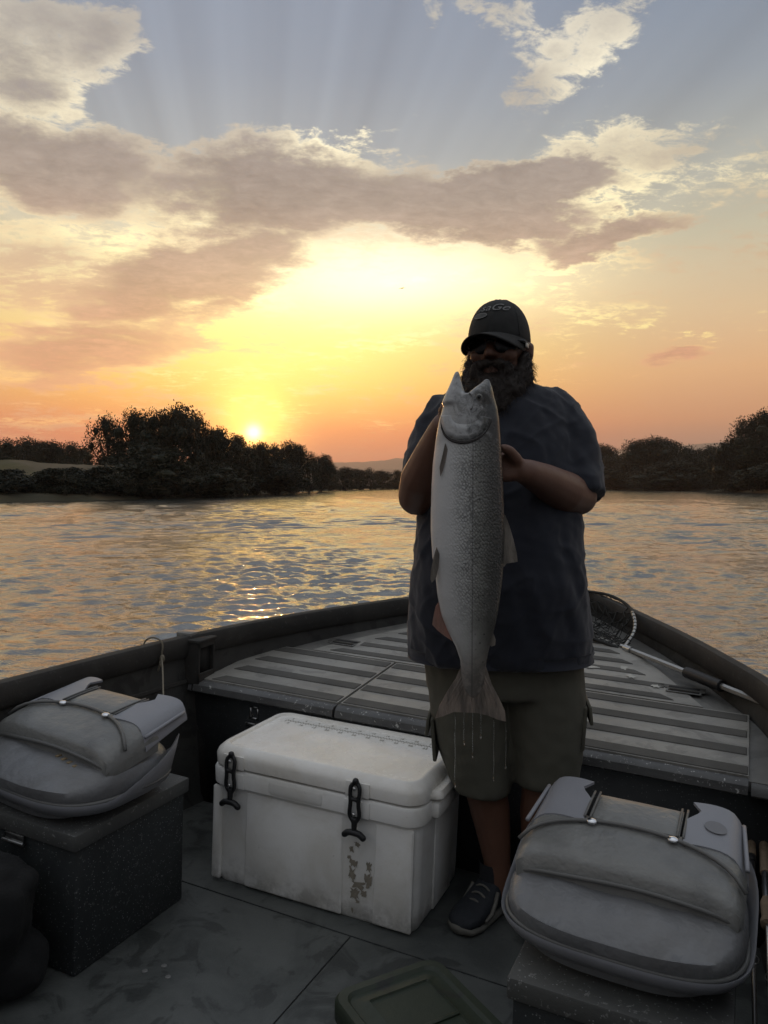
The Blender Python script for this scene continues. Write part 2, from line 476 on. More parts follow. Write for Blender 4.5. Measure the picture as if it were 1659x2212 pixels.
def bank(name, line, widths, prof, mt, seed):
    """a river bank: 'line' follows the waterline, prof = [(metres inland, height)]"""
    rng = random.Random(seed)
    P = smoothpath([land(*p) for p in line], 8); V = []; F = []; n = len(prof)
    for i, p in enumerate(P):
        t = (P[min(i + 1, len(P) - 1)] - P[max(i - 1, 0)]).normalized(); nrm = Vector((t.y, -t.x, 0)) * widths
        for j, (dd, hh) in enumerate(prof):
            q = p + nrm * dd
            k = mnoise.noise(Vector((q.x * .06, q.y * .06, seed))) * .35 + mnoise.noise(Vector((q.x * .3, q.y * .3, seed))) * .12
            V.append((q.x, q.y, WATER_Z + hh * (1 + k) + (0 if j == 0 else k * .3)))
    for i in range(len(P) - 1):
        for j in range(n - 1): F.append((i * n + j, i * n + j + 1, (i + 1) * n + j + 1, (i + 1) * n + j))
    return tag(obj(name, pmesh(name, V, F), mt), kind='structure')

LEFT = [(-60, 22), (-40, 48), (-32, 64), (-25.5, 79), (-20.5, 118), (-17, 157), (-15, 214), (-6, 275)]
RIGHT = [(60, 40), (64, 90), (70, 139), (80, 196), (74, 262), (52, 300)]
FAR = [(-8, 270), (8, 292), (30, 300), (56, 298)]
bank('left_bank', LEFT, -1, [(-1.5, -.9), (0, .02), (1.0, .45), (4, .9), (9, 1.6), (16, 2.6), (40, 3.2), (90, 3.4), (300, 3.0)], M_bank, 1)
bank('right_bank', RIGHT, 1, [(-1.5, -.9), (0, .02), (1.5, .5), (5, 1.0), (15, 1.6), (60, 2.2), (300, 2.5)], M_bank, 2)
bank('far_bank', FAR, -1, [(-1.5, -.9), (0, .02), (2, .5), (10, 1.2), (40, 1.6), (400, 2.0)], M_bank, 3)
# the dry grass slope on the left bank
def grass_slope():
    V = []; F = []; nu, nv = 34, 14
    for i in range(nu):
        for j in range(nv):
            u = i / (nu - 1); v = j / (nv - 1)
            xr = -44 + 21 * u; d = 74 + 6 * u + 9 * v
            h = .9 + 3.4 * v * (1 - .35 * u) - 3.2 * max(0, u - .62) * v - 1.6 * max(0, .12 - u) * 3
            h += .35 * mnoise.noise(Vector((xr * .25, d * .25, 4))) + .12 * mnoise.noise(Vector((xr, d, 4)))
            p = land(xr, d); V.append((p.x, p.y, h))
    for i in range(nu - 1):
        for j in range(nv - 1): F.append((i * nv + j, (i + 1) * nv + j, (i + 1) * nv + j + 1, i * nv + j + 1))
    tag(obj('grass_slope', pmesh('grass_slope', V, F), M_grassy), kind='structure')
grass_slope()

def hills(name, d, pts, seed):
    V = []; F = []; P = smoothpath([(x, h, 0) for x, h in pts], 14)
    for i, p in enumerate(P):
        h = p.y * (1 + .05 * mnoise.noise(Vector((i * .23, seed, 0))) + .03 * mnoise.noise(Vector((i * .9, seed, 0))))
        for dd, k in ((-.22, 0.0), (-.12, .45), (-.05, .8), (0, 1.0), (.2, .6), (.5, 0)):
            q = land(p.x * (1 + dd * .2), d * (1 + dd)); V.append((q.x, q.y, -2.5 + h * k + (8 * mnoise.noise(Vector((i * .4, dd * 9, seed))) if 0 < k < 1 else 0)))
    for i in range(len(P) - 1):
        for j in range(5): F.append((i * 6 + j, (i + 1) * 6 + j, (i + 1) * 6 + j + 1, i * 6 + j + 1))
    tag(obj(name, pmesh(name, V, F), M_hill), kind='structure')
hills('hills', 5200, [(-4200, 60), (-2600, 110), (-1500, 120), (-700, 145), (-300, 158), (-100, 165), (150, 188), (500, 205), (1000, 150), (1500, 230), (2200, 290), (3000, 330), (4500, 300)], 1)
hills('hills', 3600, [(-3000, 30), (-800, 60), (-200, 70), (0, 78), (180, 82), (400, 60), (900, 40), (2000, 80), (3600, 120)], 5)

# ------------------------------------------------------------------ trees
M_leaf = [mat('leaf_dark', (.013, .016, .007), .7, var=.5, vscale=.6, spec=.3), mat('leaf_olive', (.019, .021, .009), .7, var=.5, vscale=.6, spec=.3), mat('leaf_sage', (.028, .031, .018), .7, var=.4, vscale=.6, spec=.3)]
M_bark = mat('bark', (.05, .038, .028), .9, var=.3, vscale=3)

def crown_mesh(seed, nl, leaf, lobes, shape, open_=0.0):
    """unit crown: 1 wide (x,y in -.5...5), 1 tall (z 0..1); leaf = card size relative to the crown"""
    rng = np.random.default_rng(seed)
    L = []
    for i in range(lobes):
        for _ in range(40):
            p = rng.uniform(-1, 1, 3)
            if np.linalg.norm(p) > 1: continue
            z = p[2]
            prof = shape(0.5 + 0.5 * z)
            q = np.array([p[0] * .36 * prof, p[1] * .36 * prof, .5 + .40 * z]); break
        L.append((q, rng.uniform(.10, .20) * (.7 + .5 * prof)))
    V = np.zeros((nl, 4, 3)); per = rng.integers(0, lobes, nl)
    for n in range(nl):
        c, r = L[per[n]]
        dv = rng.normal(size=3); dv /= np.linalg.norm(dv)
        rr = r * (rng.uniform(0, 1) ** (.33 if open_ < .5 else .7)) * rng.choice([1.0, 1.0, 1.0, 1.0, 1.0, 1.12])
        p = c + dv * rr * np.array([1, 1, .8])
        a = rng.normal(size=3); a /= np.linalg.norm(a); b = np.cross(a, rng.normal(size=3)); b /= np.linalg.norm(b)
        s = leaf * rng.uniform(.6, 1.4); t = s * rng.uniform(.5, .9)
        V[n] = [p - a * s, p - b * t * .8, p + a * s, p + b * t]
    Q = np.arange(nl * 4).reshape(-1, 4); V = V.reshape(-1, 3)
    # dense twiggy heart of each leaf clump
    EV, EQ = [], []
    for c, r in L:
        k = (.22 if open_ else .40) * r; b = nl * 4 + len(EV); nu, nv = 7, 5
        for i in range(nv):
            th = math.pi * (i + .5) / nv
            for j in range(nu):
                q = k * rng.uniform(.8, 1.15); ph = 2 * math.pi * j / nu
                EV.append((c[0] + q * math.sin(th) * math.cos(ph), c[1] + q * math.sin(th) * math.sin(ph), c[2] + .8 * q * math.cos(th)))
        for i in range(nv - 1):
            for j in range(nu): EQ.append((b + i * nu + j, b + i * nu + (j + 1) % nu, b + (i + 1) * nu + (j + 1) % nu, b + (i + 1) * nu + j))
    return np_mesh('crown', np.concatenate([V, np.array(EV)]), np.concatenate([Q, np.array(EQ)])), L

def trunk_mesh(L, seed, base=.0):
    rng = random.Random(seed); mb = MB()
    top = (rng.uniform(-.05, .05), rng.uniform(-.05, .05), .62)
    mb.tube(smoothpath([(0, 0, -.30), (.01, 0, -.05), (rng.uniform(-.03, .03), 0, .25), top, (top[0] * 1.4, top[1], .82)], 4), [.035 - .0019 * i for i in range(17)], 7)
    for c, r in L:
        h = max(.0, min(.6, c[2] - .25)); st = Vector((0, 0, h * .8)); e = Vector(tuple(c))
        mid = st.lerp(e, .5) + Vector((0, 0, -.02))
        mb.tube([st, mid, e], [.013, .009, .004], 5)
    return mb.mesh('trunk')

rnd_ = lambda t: math.sqrt(max(.05, 1 - (2 * t - .95) ** 2)) * 1.1
tall_ = lambda t: .45 + .55 * math.sin(math.pi * min(1, t * 1.05))
wide_ = lambda t: 1.15 * math.sqrt(max(.05, 1 - t * t * .9))
KINDS = {}
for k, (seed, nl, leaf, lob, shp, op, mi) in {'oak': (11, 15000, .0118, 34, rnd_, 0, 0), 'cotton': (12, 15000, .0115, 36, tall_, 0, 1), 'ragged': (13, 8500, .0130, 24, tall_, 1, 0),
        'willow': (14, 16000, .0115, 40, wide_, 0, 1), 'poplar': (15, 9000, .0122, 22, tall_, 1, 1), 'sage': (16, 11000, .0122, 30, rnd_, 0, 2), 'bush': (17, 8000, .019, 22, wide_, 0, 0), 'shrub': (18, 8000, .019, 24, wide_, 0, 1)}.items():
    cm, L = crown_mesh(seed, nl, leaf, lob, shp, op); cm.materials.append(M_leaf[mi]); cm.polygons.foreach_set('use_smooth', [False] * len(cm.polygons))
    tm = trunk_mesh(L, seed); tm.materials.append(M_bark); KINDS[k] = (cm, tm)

def tree(kind, xr, d, z0, h, w, label, cat='tree', group=None, seed=0):
    """h = crown height, w = crown width in metres, z0 = height of the crown's foot"""
    rng = random.Random(hash((round(xr, 1), round(d, 1))) & 0xffff)
    cm, tm = KINDS[kind]
    nm = {'tree': 'tree', 'bush': 'bush'}[cat]
    p = land(xr, d, z0); e = empty(nm, p, rng.uniform(0, 6.28)); e.scale = (w, w, h)
    tag(e, label, cat, group)
    c = obj('crown', cm, None, e, smooth=False); t = obj('trunk', tm, None, e)
    return e

def px(x, d): return (x - 829.5) / 1650 * d      # metres across for a bearing, used to lay the tree line along the banks
def hz(y, d): return 1.31 + (1048 - y) / 1650 * d
TL = [ # kind, bearing, top, half width, distance, label
 ('ragged', 236, 872, 44, 96, 'tall slim tree standing at the left end of the big riverside clump'),
 ('cotton', 292, 880, 56, 93, 'broad tree beside the slim tree that ends the big clump'),
 ('oak', 372, 864, 62, 90, 'tallest tree with a ragged peak in the middle of the big clump'),
 ('ragged', 432, 868, 40, 97, 'tree with twiggy top just sunward of the tallest tree'),
 ('oak', 470, 915, 50, 101, 'rounded tree on the falling shoulder of the clump'),
 ('willow', 330, 950, 90, 84, 'wide low willow spreading in front of the tallest trees'),
 ('cotton', 515, 935, 44, 108, 'dark tree immediately before the setting sun, on its near side'),
 ('willow', 440, 985, 80, 92, 'wide low willow at the water below the shoulder of the clump'),
 ('oak', 556, 949, 30, 116, 'tree whose crown cuts the lower edge of the setting sun'),
 ('ragged', 592, 943, 34, 122, 'open crowned tree just beyond the setting sun'),
 ('oak', 632, 948, 36, 131, 'round headed tree second beyond the setting sun'),
 ('oak', 600, 995, 60, 118, 'low dense tree filling the bank beneath the sun'),
 ('poplar', 668, 972, 24, 152, 'small loose tree in the gap past the round headed tree'),
 ('oak', 694, 978, 28, 168, 'last dark tree of the left bank before the distant tree line'),
 ('sage', 716, 1000, 18, 214, 'tiny thin tree standing first in the distant tree line'),
 ('oak', 744, 1006, 24, 226, 'tiny round tree second in the distant tree line'),
 ('oak', 776, 1010, 24, 244, 'tiny double topped tree in the distant tree line'),
 ('poplar', 800, 1008, 18, 250, 'tiny pointed tree midway along the distant tree line'),
 ('oak', 826, 1014, 22, 270, 'tiny low tree near the end of the distant tree line'),
 ('cotton', 858, 1014, 20, 288, 'tiny tree just left of the man\'s bent elbow'),
 ('oak', 900, 1018, 26, 300, 'distant tree hidden beside the man\'s elbow'),
 ('willow', 15, 942, 60, 150, 'low tree at the far left edge above the dry grass slope'),
 ('oak', 70, 940, 44, 158, 'second low tree in the row behind the dry grass slope'),
 ('oak', 118, 946, 40, 150, 'third low tree in the row behind the dry grass slope'),
 ('willow', 165, 948, 44, 146, 'low tree next to the big clump behind the dry grass slope'),
 ('oak', -30, 960, 50, 100, 'dark tree cut by the left edge of the picture'),
 ('oak', 1302, 955, 26, 268, 'tree half hidden behind the man\'s sleeve'),
 ('willow', 1345, 975, 46, 250, 'low willow at the near end of the right bank row'),
 ('oak', 1398, 938, 42, 226, 'large round tree rising first in the right bank row'),
 ('oak', 1432, 942, 36, 232, 'broad tree joined to the large round tree on the right bank'),
 ('ragged', 1488, 950, 30, 214, 'mid height tree between two dips in the right bank row'),
 ('oak', 1520, 960, 36, 206, 'smaller round tree past the dip in the right bank row'),
 ('sage', 1566, 955, 34, 190, 'pale sage green tree in the right bank row'),
 ('poplar', 1604, 893, 26, 166, 'tall thin tree leaning out of the right bank row'),
 ('cotton', 1648, 880, 44, 160, 'tallest tree of the right bank at the picture edge'),
 ('oak', 1590, 945, 44, 164, 'dark tree below the tall thin tree on the right bank'),
 ('willow', 1470, 990, 70, 204, 'wide low willow at the water in the middle of the right bank'),
 ('cotton', 1710, 900, 50, 158, 'tree beyond the right edge of the picture')]
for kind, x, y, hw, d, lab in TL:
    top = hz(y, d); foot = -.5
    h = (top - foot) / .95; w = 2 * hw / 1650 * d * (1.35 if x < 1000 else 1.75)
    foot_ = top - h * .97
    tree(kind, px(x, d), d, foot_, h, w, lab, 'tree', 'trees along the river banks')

rb = random.Random(5)
ORD = 'first second third fourth fifth sixth seventh eighth ninth tenth eleventh twelfth thirteenth fourteenth fifteenth sixteenth seventeenth eighteenth nineteenth twentieth twenty-first twenty-second twenty-third'.split()
def bushes(xs, dfun, hh, lab, group):
    for i, x in enumerate(xs):
        d = dfun(x) + rb.uniform(-1, 3); h = hh * rb.uniform(.7, 1.3); w = h * rb.uniform(1.6, 2.3)
        tree(rb.choice(['bush', 'shrub']), px(x, d), d, -.45, h, w, lab % ORD[i], 'bush', group)
def lint(tab):
    xs = [a for a, b in tab]; ys = [b for a, b in tab]
    return lambda x: float(np.interp(x, xs, ys))
bushes([-8, 14, 38, 64, 92, 118, 146, 172, 200, 228, 256, 285, 325, 360, 398, 430, 468, 505, 540, 575, 610, 640], lint([(-40, 66), (0, 67), (300, 81), (550, 121), (650, 158)]), 3.1, '%s dark waterline bush from the left picture edge', 'bushes along the left waterline')
bushes([668, 690, 712, 735, 760, 785, 812, 838, 865], lint([(650, 162), (720, 218), (860, 290)]), 2.6, '%s low bush of the far shore counting from the left bank', 'bushes along the far shore')
bushes([1292, 1320, 1350, 1380, 1412, 1444, 1478, 1510, 1545, 1580, 1612, 1645, 1675], lint([(1290, 268), (1500, 200), (1660, 143)]), 5.6, '%s dark waterline bush of the right bank counting from the man', 'bushes along the right waterline')
# ------------------------------------------------------------------ the boat
ROLL = Matrix.Translation((-.9, 0, 0)) @ Matrix.Rotation(math.atan(.035), 4, 'Y') @ Matrix.Translation((.9, 0, 0))
def aboard(root, loc=(0, 0, 0), rz=0.0):
    """put a thing on the slightly heeled boat"""
    root.matrix_world = ROLL @ Matrix.Translation(loc) @ Matrix.Rotation(rz, 4, 'Z'); return root

def m_paint(name, base, dark, rough=.55, speck=.0, chips=None, stain=0.0, spec=.5):
    m = bpy.data.materials.new(name); m.use_nodes = True; nt = m.node_tree; b = nt.nodes['Principled BSDF']
    tc = nt.nodes.new('ShaderNodeTexCoord'); v = tc.outputs['Object']
    f = n_noise(nt, v, 3.0, 6, .65, .4).smooth(.36, .66)
    c = n_mix(nt, f, base, dark)
    if stain:
        s = n_noise(nt, v, 7.0, 5, .6, 1.0).smooth(.52, .60) * stain
        c = n_mix(nt, s, c, tuple(x * .35 for x in dark))
    if speck:
        vo = nt.nodes.new('ShaderNodeTexVoronoi'); vo.inputs['Scale'].default_value = 150; nt.links.new(v, vo.inputs['Vector'])
        cs = n_sep(nt, vo.outputs['Color'])
        k = (1.0 - N(nt, vo.outputs['Distance']).smooth(.12, .30)) * cs[0].smooth(.72, .80) * speck
        c = n_mix(nt, k, c, (.42, .44, .44))
    if chips:
        k = n_noise(nt, v, 55.0, 5, .7, .5).smooth(.60, .66) * chips
        c = n_mix(nt, k, c, (.50, .50, .48))
    nt.links.new(c, b.inputs['Base Color'])
    r = (n_noise(nt, v, 9.0, 4, .6) - .5) * .4 + rough
    nt.links.new(r.clamp().k, b.inputs['Roughness'])
    b.inputs['Specular IOR Level'].default_value = spec
    bn = nt.nodes.new('ShaderNodeBump'); bn.inputs['Strength'].default_value = .25; bn.inputs['Distance'].default_value = .004
    nt.links.new(n_noise(nt, v, 120.0, 3, .7).k, bn.inputs['Height']); nt.links.new(bn.outputs[0], b.inputs['Normal'])
    return m
M_hull = m_paint('hull_paint', (.055, .054, .050), (.036, .036, .034), .65, stain=.5, spec=.3)
M_gun = m_paint('gunwale_paint', (.048, .045, .041), (.030, .029, .027), .75, chips=.06, spec=.25)
M_deck = m_paint('deck_paint', (.31, .298, .268), (.215, .206, .185), .45, stain=.35)
M_side = m_paint('deck_margin_paint', (.18, .176, .162), (.125, .122, .114), .6, stain=.3)
M_strip = m_paint('grip_strip', (.092, .087, .077), (.058, .055, .049), .75)
M_bulk = m_paint('bulkhead_paint', (.026, .028, .029), (.016, .018, .019), .65, speck=.25)
M_edge = m_paint('worn_edge', (.10, .10, .098), (.06, .06, .06), .5, chips=.95)
M_floor = m_paint('floor_paint', (.100, .106, .101), (.055, .060, .058), .45, stain=.55)
M_screw = mat('dull_screw', (.16, .16, .155), .5)
M_pale = mat('scraped_paint', (.42, .41, .37), .6, var=.3, vscale=60)
M_black = mat('recess_shade', (.008, .008, .008), .8)  # near-black colour for the shade in the latch and holder recesses
M_steel = mat('steel', (.55, .55, .54), .32, metal=1.0, var=.2, vscale=30)
M_chrome = mat('snap_metal', (.75, .77, .80), .22, metal=1.0)

PORT = [(-2.10, -.9, .655), (-2.115, .3, .655), (-2.10, 1.62, .66), (-2.03, 2.48, .668), (-1.86, 3.05, .685), (-1.56, 3.58, .715), (-1.25, 4.0, .74), (-.98, 4.22, .755)]
STAR = [(-.98, 4.22, .755), (-.78, 4.10, .752), (-.36, 3.56, .715), (-.08, 3.08, .695), (.075, 2.72, .682), (.15, 2.1, .67), (.17, 1.2, .66), (.17, -.9, .655)]
def side_x(y, left):
    P = PATH_L if left else PATH_R
    ys = [p.y for p in P]; xs = [p.x for p in P]
    if not left: ys = ys[::-1]; xs = xs[::-1]
    return float(np.interp(y, ys, xs))
PATH_L = smoothpath(PORT, 10); PATH_R = smoothpath(STAR, 10)
RIM = PATH_L + PATH_R[1:]
CEN = Vector((-.97, 2.6, 0))
def rim_normals():
    out = []
    for i, p in enumerate(RIM):
        t = RIM[min(i + 1, len(RIM) - 1)] - RIM[max(i - 1, 0)]; t.z = 0; t.normalize()
        out.append(Vector((-t.y, t.x, 0)))       # outboard
    return out
RIMN = rim_normals()
def rimsweep(mb, prof, closed=True):
    """prof: (outboard offset, height relative to the rim)"""
    rings = []
    for p, n in zip(RIM, RIMN):
        rings.append([p + n * a + Vector((0, 0, b)) for a, b in prof])
    mb.loft(rings, cap=closed, closed=closed); return mb

def floor_profile(z):   # inner skin leans in a little towards the floor
    return -.02 - .05 * (1 - z / .6)
DECK0, DECKY, DECKS = .485, 2.40, .09
def dz(y): return DECK0 + DECKS * (y - DECKY)

def build_boat():
    b = empty('boat'); tag(b, 'grey metal river boat with slatted bow deck, seen from inside', 'boat'); aboard(b)
    # outer skin and inner skin are one shell
    mb = MB()
    rings = []
    for p, n in zip(RIM, RIMN):
        zt = p.z - .03
        rings.append([p + n * .030 + Vector((0, 0, -.03)), p + n * .005 + Vector((0, 0, -.45)), p - n * .10 + Vector((0, 0, -zt - .16)), p - n * .12 + Vector((0, 0, -zt - .12)),
                      p - n * .055 + Vector((0, 0, -zt + .005)), p - n * .012 + Vector((0, 0, -.20)), p + n * .004 + Vector((0, 0, -.05))])
    mb.loft(rings, cap=False); mb.build('hull', M_hull, b, ang=40)
    mb = MB(); rimsweep(mb, [(.034, -.055), (.040, -.02), (.034, -.004), (.014, .004), (-.012, .0), (-.020, -.012), (-.018, -.072), (-.008, -.084), (.02, -.084)])
    g = mb.build('gunwale', M_gun, b, ang=40)
    mb = MB(); rimsweep(mb, [(.001, -.166), (-.014, -.172), (-.016, -.184), (-.006, -.190)]); mb.build('side_rib', M_gun, b, ang=40)
    # floor
    V = []; L = []
    ys = [-.9 + i * .1 for i in range(50)]
    for y in ys:
        V.append((side_x(y, True) + .04, y, 0)); V.append((side_x(y, False) - .04, y, 0))
    F = [(2 * i, 2 * i + 1, 2 * i + 3, 2 * i + 2) for i in range(len(ys) - 1) if ys[i + 1] < 4.0]
    obj('floor', pmesh('floor', V, F), M_floor, b, smooth=False)
    mb = MB()                      # transom behind the camera
    mb.box((-.97, -.9, .28), (2.3, .05, .80)); mb.build('transom', M_hull, b)
    # floor seams, thin raised welds
    for (p, q) in (((-1.98, 1.915), (.06, 1.915)), ((-1.02, -.5), (-1.02, 1.91)),):
        mb = MB(); dx, dy = q[0] - p[0], q[1] - p[1]
        mb.box(((p[0] + q[0]) / 2, (p[1] + q[1]) / 2, .0012), (max(abs(dx), .003), max(abs(dy), .003), .0018)); mb.build('floor_seam', M_bulk, b)
    rr = random.Random(4)
    for i, (x, y) in enumerate([(-1.43, 1.52), (-1.40, 1.56), (-1.36, 1.53), (-1.05, 1.42), (-1.03, 1.46)]):
        mb = MB(); mb.disc((x, y, .0), .008, .002, 12); mb.build('floor_screw', M_screw, b)
    # bulkhead under the deck edge
    mb = MB(); xl, xr_ = side_x(2.43, True) + .02, side_x(2.43, False) - .02
    mb.box(((xl + xr_) / 2, 2.445, .225), (xr_ - xl, .03, .45)); bh = mb.build('bulkhead', M_bulk, b)
    # deck substrate: outline of the hull at deck level
    ysd = [2.42 + i * .05 for i in range(37)]
    top = []
    for y in ysd:
        if y > 4.17: break
        top.append((side_x(y, True) + .012, y, side_x(y, False) - .012))
    V = []; F = []
    for xl, y, xr_ in top:
        V += [(xl, y, dz(y)), (xr_, y, dz(y)), (xr_, y, dz(y) - .03), (xl, y, dz(y) - .03)]
    for i in range(len(top) - 1):
        a = 4 * i; F += [(a, a + 1, a + 5, a + 4), (a + 3, a + 7, a + 6, a + 2)]
    F += [(0, 3, 2, 1)]
    obj('deck', pmesh('deck', V, F), M_side, b, smooth=False)
    # rolled front edge of the deck
    for (x0, x1, rise) in ((-2.00, -1.365, .006), (-1.355, -.004, .006), (.004, side_x(2.42, False) - .015, 0.0), (side_x(2.42, True) + .015, -2.008, 0.0)):
        mb = MB(); prof = [(2.43, dz(2.43) + rise - .002), (2.402, dz(2.4) + rise - .002), (2.392, dz(2.4) + rise - .010), (2.388, dz(2.4) - .028), (2.394, dz(2.4) - .034), (2.43, dz(2.4) - .034)]
        mb.loft([[(x, y, z) for y, z in prof] for x in (x0, x1)]); mb.build('deck_edge', M_edge, b, ang=40)
    # hatch panels
    def panel(name, outline, t, m):
        n = len(outline); mbp = MB(); bm = bmesh.new()
        vs = [bm.verts.new((x, y, dz(y) + .0015)) for x, y in outline]; f = bm.faces.new(vs)
        r = bmesh.ops.extrude_face_region(bm, geom=[f])
        for v in r['geom']:
            if isinstance(v, bmesh.types.BMVert): v.co.z += t
        bmesh.ops.recalc_face_normals(bm, faces=bm.faces)
        mbp.bm(bm); o = mbp.build(name, m, b, smooth=False); return o
    panel('hatch', [(-1.985, 2.432), (-1.366, 2.432), (-1.366, 2.925), (-1.93, 2.925), (-1.985, 2.80)], .008, M_deck)
    panel('hatch', [(-1.354, 2.432), (-.004, 2.432), (-.004, 2.925), (-1.354, 2.925)], .008, M_deck)
    outl = []; 
    yy = [2.937 + .06 * i for i in range(20) if 2.937 + .06 * i < 4.0]
    left = [(max(side_x(y, True) + .13, -1.90), y) for y in yy]; right = [(min(side_x(y, False) - .15, -.03), y) for y in yy]
    left = [p for p, q in zip(left, right) if q[0] - p[0] > .1]; right = right[:len(left)]
    panel('hatch', left + right[::-1], .008, M_deck)
    # anti-slip strips
    def strip(y0, y1, xl, xr_, sl=.05, sr=.03):
        t = dz; h = .0098
        o = [(xl, y0), (xr_, y0), (xr_ - sr, y1), (xl + sl, y1)]
        V = [(x, y, dz(y) + h) for x, y in o] + [(x + (.002 if i in (0, 3) else -.002), y + (.002 if i < 2 else -.002), dz(y) + h + .003) for i, (x, y) in enumerate(o)]
        F = [(4, 5, 6, 7), (0, 1, 5, 4), (1, 2, 6, 5), (2, 3, 7, 6), (3, 0, 4, 7)]
        obj('anti_slip_strip', pmesh('anti_slip_strip', V, F), M_strip, b, smooth=False)
    for k in range(4):
        y0 = 2.437 + .139 * k + (.0 if k else -.0); y1 = y0 + .056
        strip(y0, y1, -1.945 + .006 * k, -1.372, .03, 0); strip(y0, y1, -1.348, -.010 if k else -.006, 0, .0)
    for k in range(8):
        y0 = 2.957 + .118 * k; y1 = y0 + .046
        xl = max(side_x(y0, True) + .20, -1.86); xr_ = min(side_x(y0, False) - .24, -.10 - .05 * k)
        if xr_ - xl < .15: continue
        if k == 1:
            strip(y0, y1, xl, -1.775, .02, 0); strip(y0, y1, -1.61, -.30, 0, 0); strip(y0, y1, -.155, min(xr_ + .03, -.06), 0, .04)
        else: strip(y0, y1, xl, xr_, .04, .05)
    # flush lift handles in the forward hatch
    for cx in (-1.69, -.228):
        y = 3.083
        mb = MB(); mb.box((cx, y, dz(y) + .0095), (.125, .085, .004), bevel=.0015, seg=1); h = mb.build('hatch_latch', M_side, b)
        for dy in (-.021, .021):
            mb = MB(); mb.box((cx, y + dy, dz(y + dy) + .012), (.112, .034, .003), bevel=.001, seg=1); mb.build('latch_recess_shade', M_black, h)  # recess shade put in as flat black slabs on the plate
        mb = MB(); mb.tube([(cx - .05, y - .021, dz(y) + .014), (cx + .05, y - .021, dz(y) + .014)], .006, 8); mb.build('latch_bar', M_strip, h)
    # scraped pale patches on the forward hatch
    rp = random.Random(21)
    for cx, cy, w, h in ((-.47, 3.24, .035, .06), (-.43, 3.15, .04, .05), (-.33, 3.075, .05, .035), (-.60, 3.20, .07, .03), (-.62, 3.27, .06, .025), (-.95, 2.60, .05, .012), (-.55, 2.50, .03, .012)):
        pts = []
        for k in range(14):
            q = rp.uniform(.45, 1.2); pts.append((cx + w / 2 * q * math.cos(6.283 * k / 14), cy + h / 2 * q * math.sin(6.283 * k / 14)))
        obj('scraped_patch', pmesh('scraped_patch', [(x, y, dz(y) + .0135) for x, y in pts], [tuple(range(14))]), M_pale, b, smooth=False)
    # rod holder box on the port gunwale
    rh = empty('rod_holder'); rh.parent = b; rh.location = (-2.035, 2.445, dz(2.44)); rh.rotation_euler = (0, 0, R(4))
    bm_ = MB()
    for c, s in (((-.052, 0, .075), (.010, .11, .17)), ((0, .05, .075), (.114, .010, .17)), ((.052, 0, .012), (.010, .11, .045)), ((.052, 0, .148), (.010, .11, .026)), ((0, -.05, .075), (.114, .010, .17))):
        bm_.box(c, s, bevel=.002, seg=1)
    bm_.build('holder_box', M_gun, rh, ang=30)
    mb = MB(); mb.box((0, 0, .163), (.125, .122, .012), bevel=.003); mb.build('holder_cap', M_gun, rh, ang=30)
    mb = MB(); mb.box((-.03, -.01, .178), (.07, .06, .022), bevel=.004); mb.build('holder_clip', M_side, rh, ang=30)
    mb = MB(); mb.box((.02, 0, .08), (.04, .09, .12)); mb.build('holder_recess_shade', M_black, rh)  # black block inside the opening, painting in its shade
    # small latch on the bulkhead
    lt = empty('hatch_hasp'); lt.parent = b; lt.location = (-1.73, 2.428, .40)
    mb = MB()
    for c, s in (((-.016, 0, 0), (.006, .004, .05)), ((.016, 0, 0), (.006, .004, .05)), ((0, 0, .022), (.038, .004, .006)), ((0, 0, -.022), (.038, .004, .006))): mb.box(c, s)
    mb.build('hasp_plate', M_steel, lt)
    mb = MB(); mb.box((-.012, -.006, -.045), (.045, .01, .012), bevel=.002); mb.build('hasp_tongue', M_steel, lt)
    return b
build_boat()

# ------------------------------------------------------------------ storage boxes
M_box = m_paint('box_speckle_paint', (.026, .030, .031), (.016, .019, .020), .7, speck=.45, chips=.12)
M_boxlid = m_paint('box_lid_paint', (.075, .076, .072), (.050, .052, .052), .6, speck=.5, chips=.25)
def storage_box(label, x0, x1, y0, y1, h):
    r = empty('storage_box'); tag(r, label, 'box', 'seat boxes on the boat floor'); aboard(r, ((x0 + x1) / 2, (y0 + y1) / 2, 0))
    w, d = x1 - x0, y1 - y0
    mb = MB(); mb.box((0, 0, (h - .012) / 2), (w - .02, d - .02, h - .012), bevel=.008); mb.build('body', M_box, r, ang=35)
    mb = MB(); mb.box((0, 0, h - .022), (w, d, .044), bevel=.005); mb.build('lid', M_boxlid, r, ang=35)
    mb = MB(); mb.box((0.03, -d / 2 - .003, h - .05), (.07, .006, .018), bevel=.002); mb.tube([(-.01, -d / 2 - .008, h - .062), (.07, -d / 2 - .008, h - .062)], .004, 8); mb.build('latch', M_steel, r, ang=35)
    mb = MB(); mb.disc((0, 0, h), .09, .025, 24); mb.build('swivel_plate', M_steel, r)
    return r
storage_box('dark speckled seat box on the port side under the tilted grey seat', -2.06, -1.56, 1.40, 1.845, .385)
storage_box('dark speckled seat box on the starboard side in front of the fishing rods', -.418, -.02, 1.395, 1.83, .385)

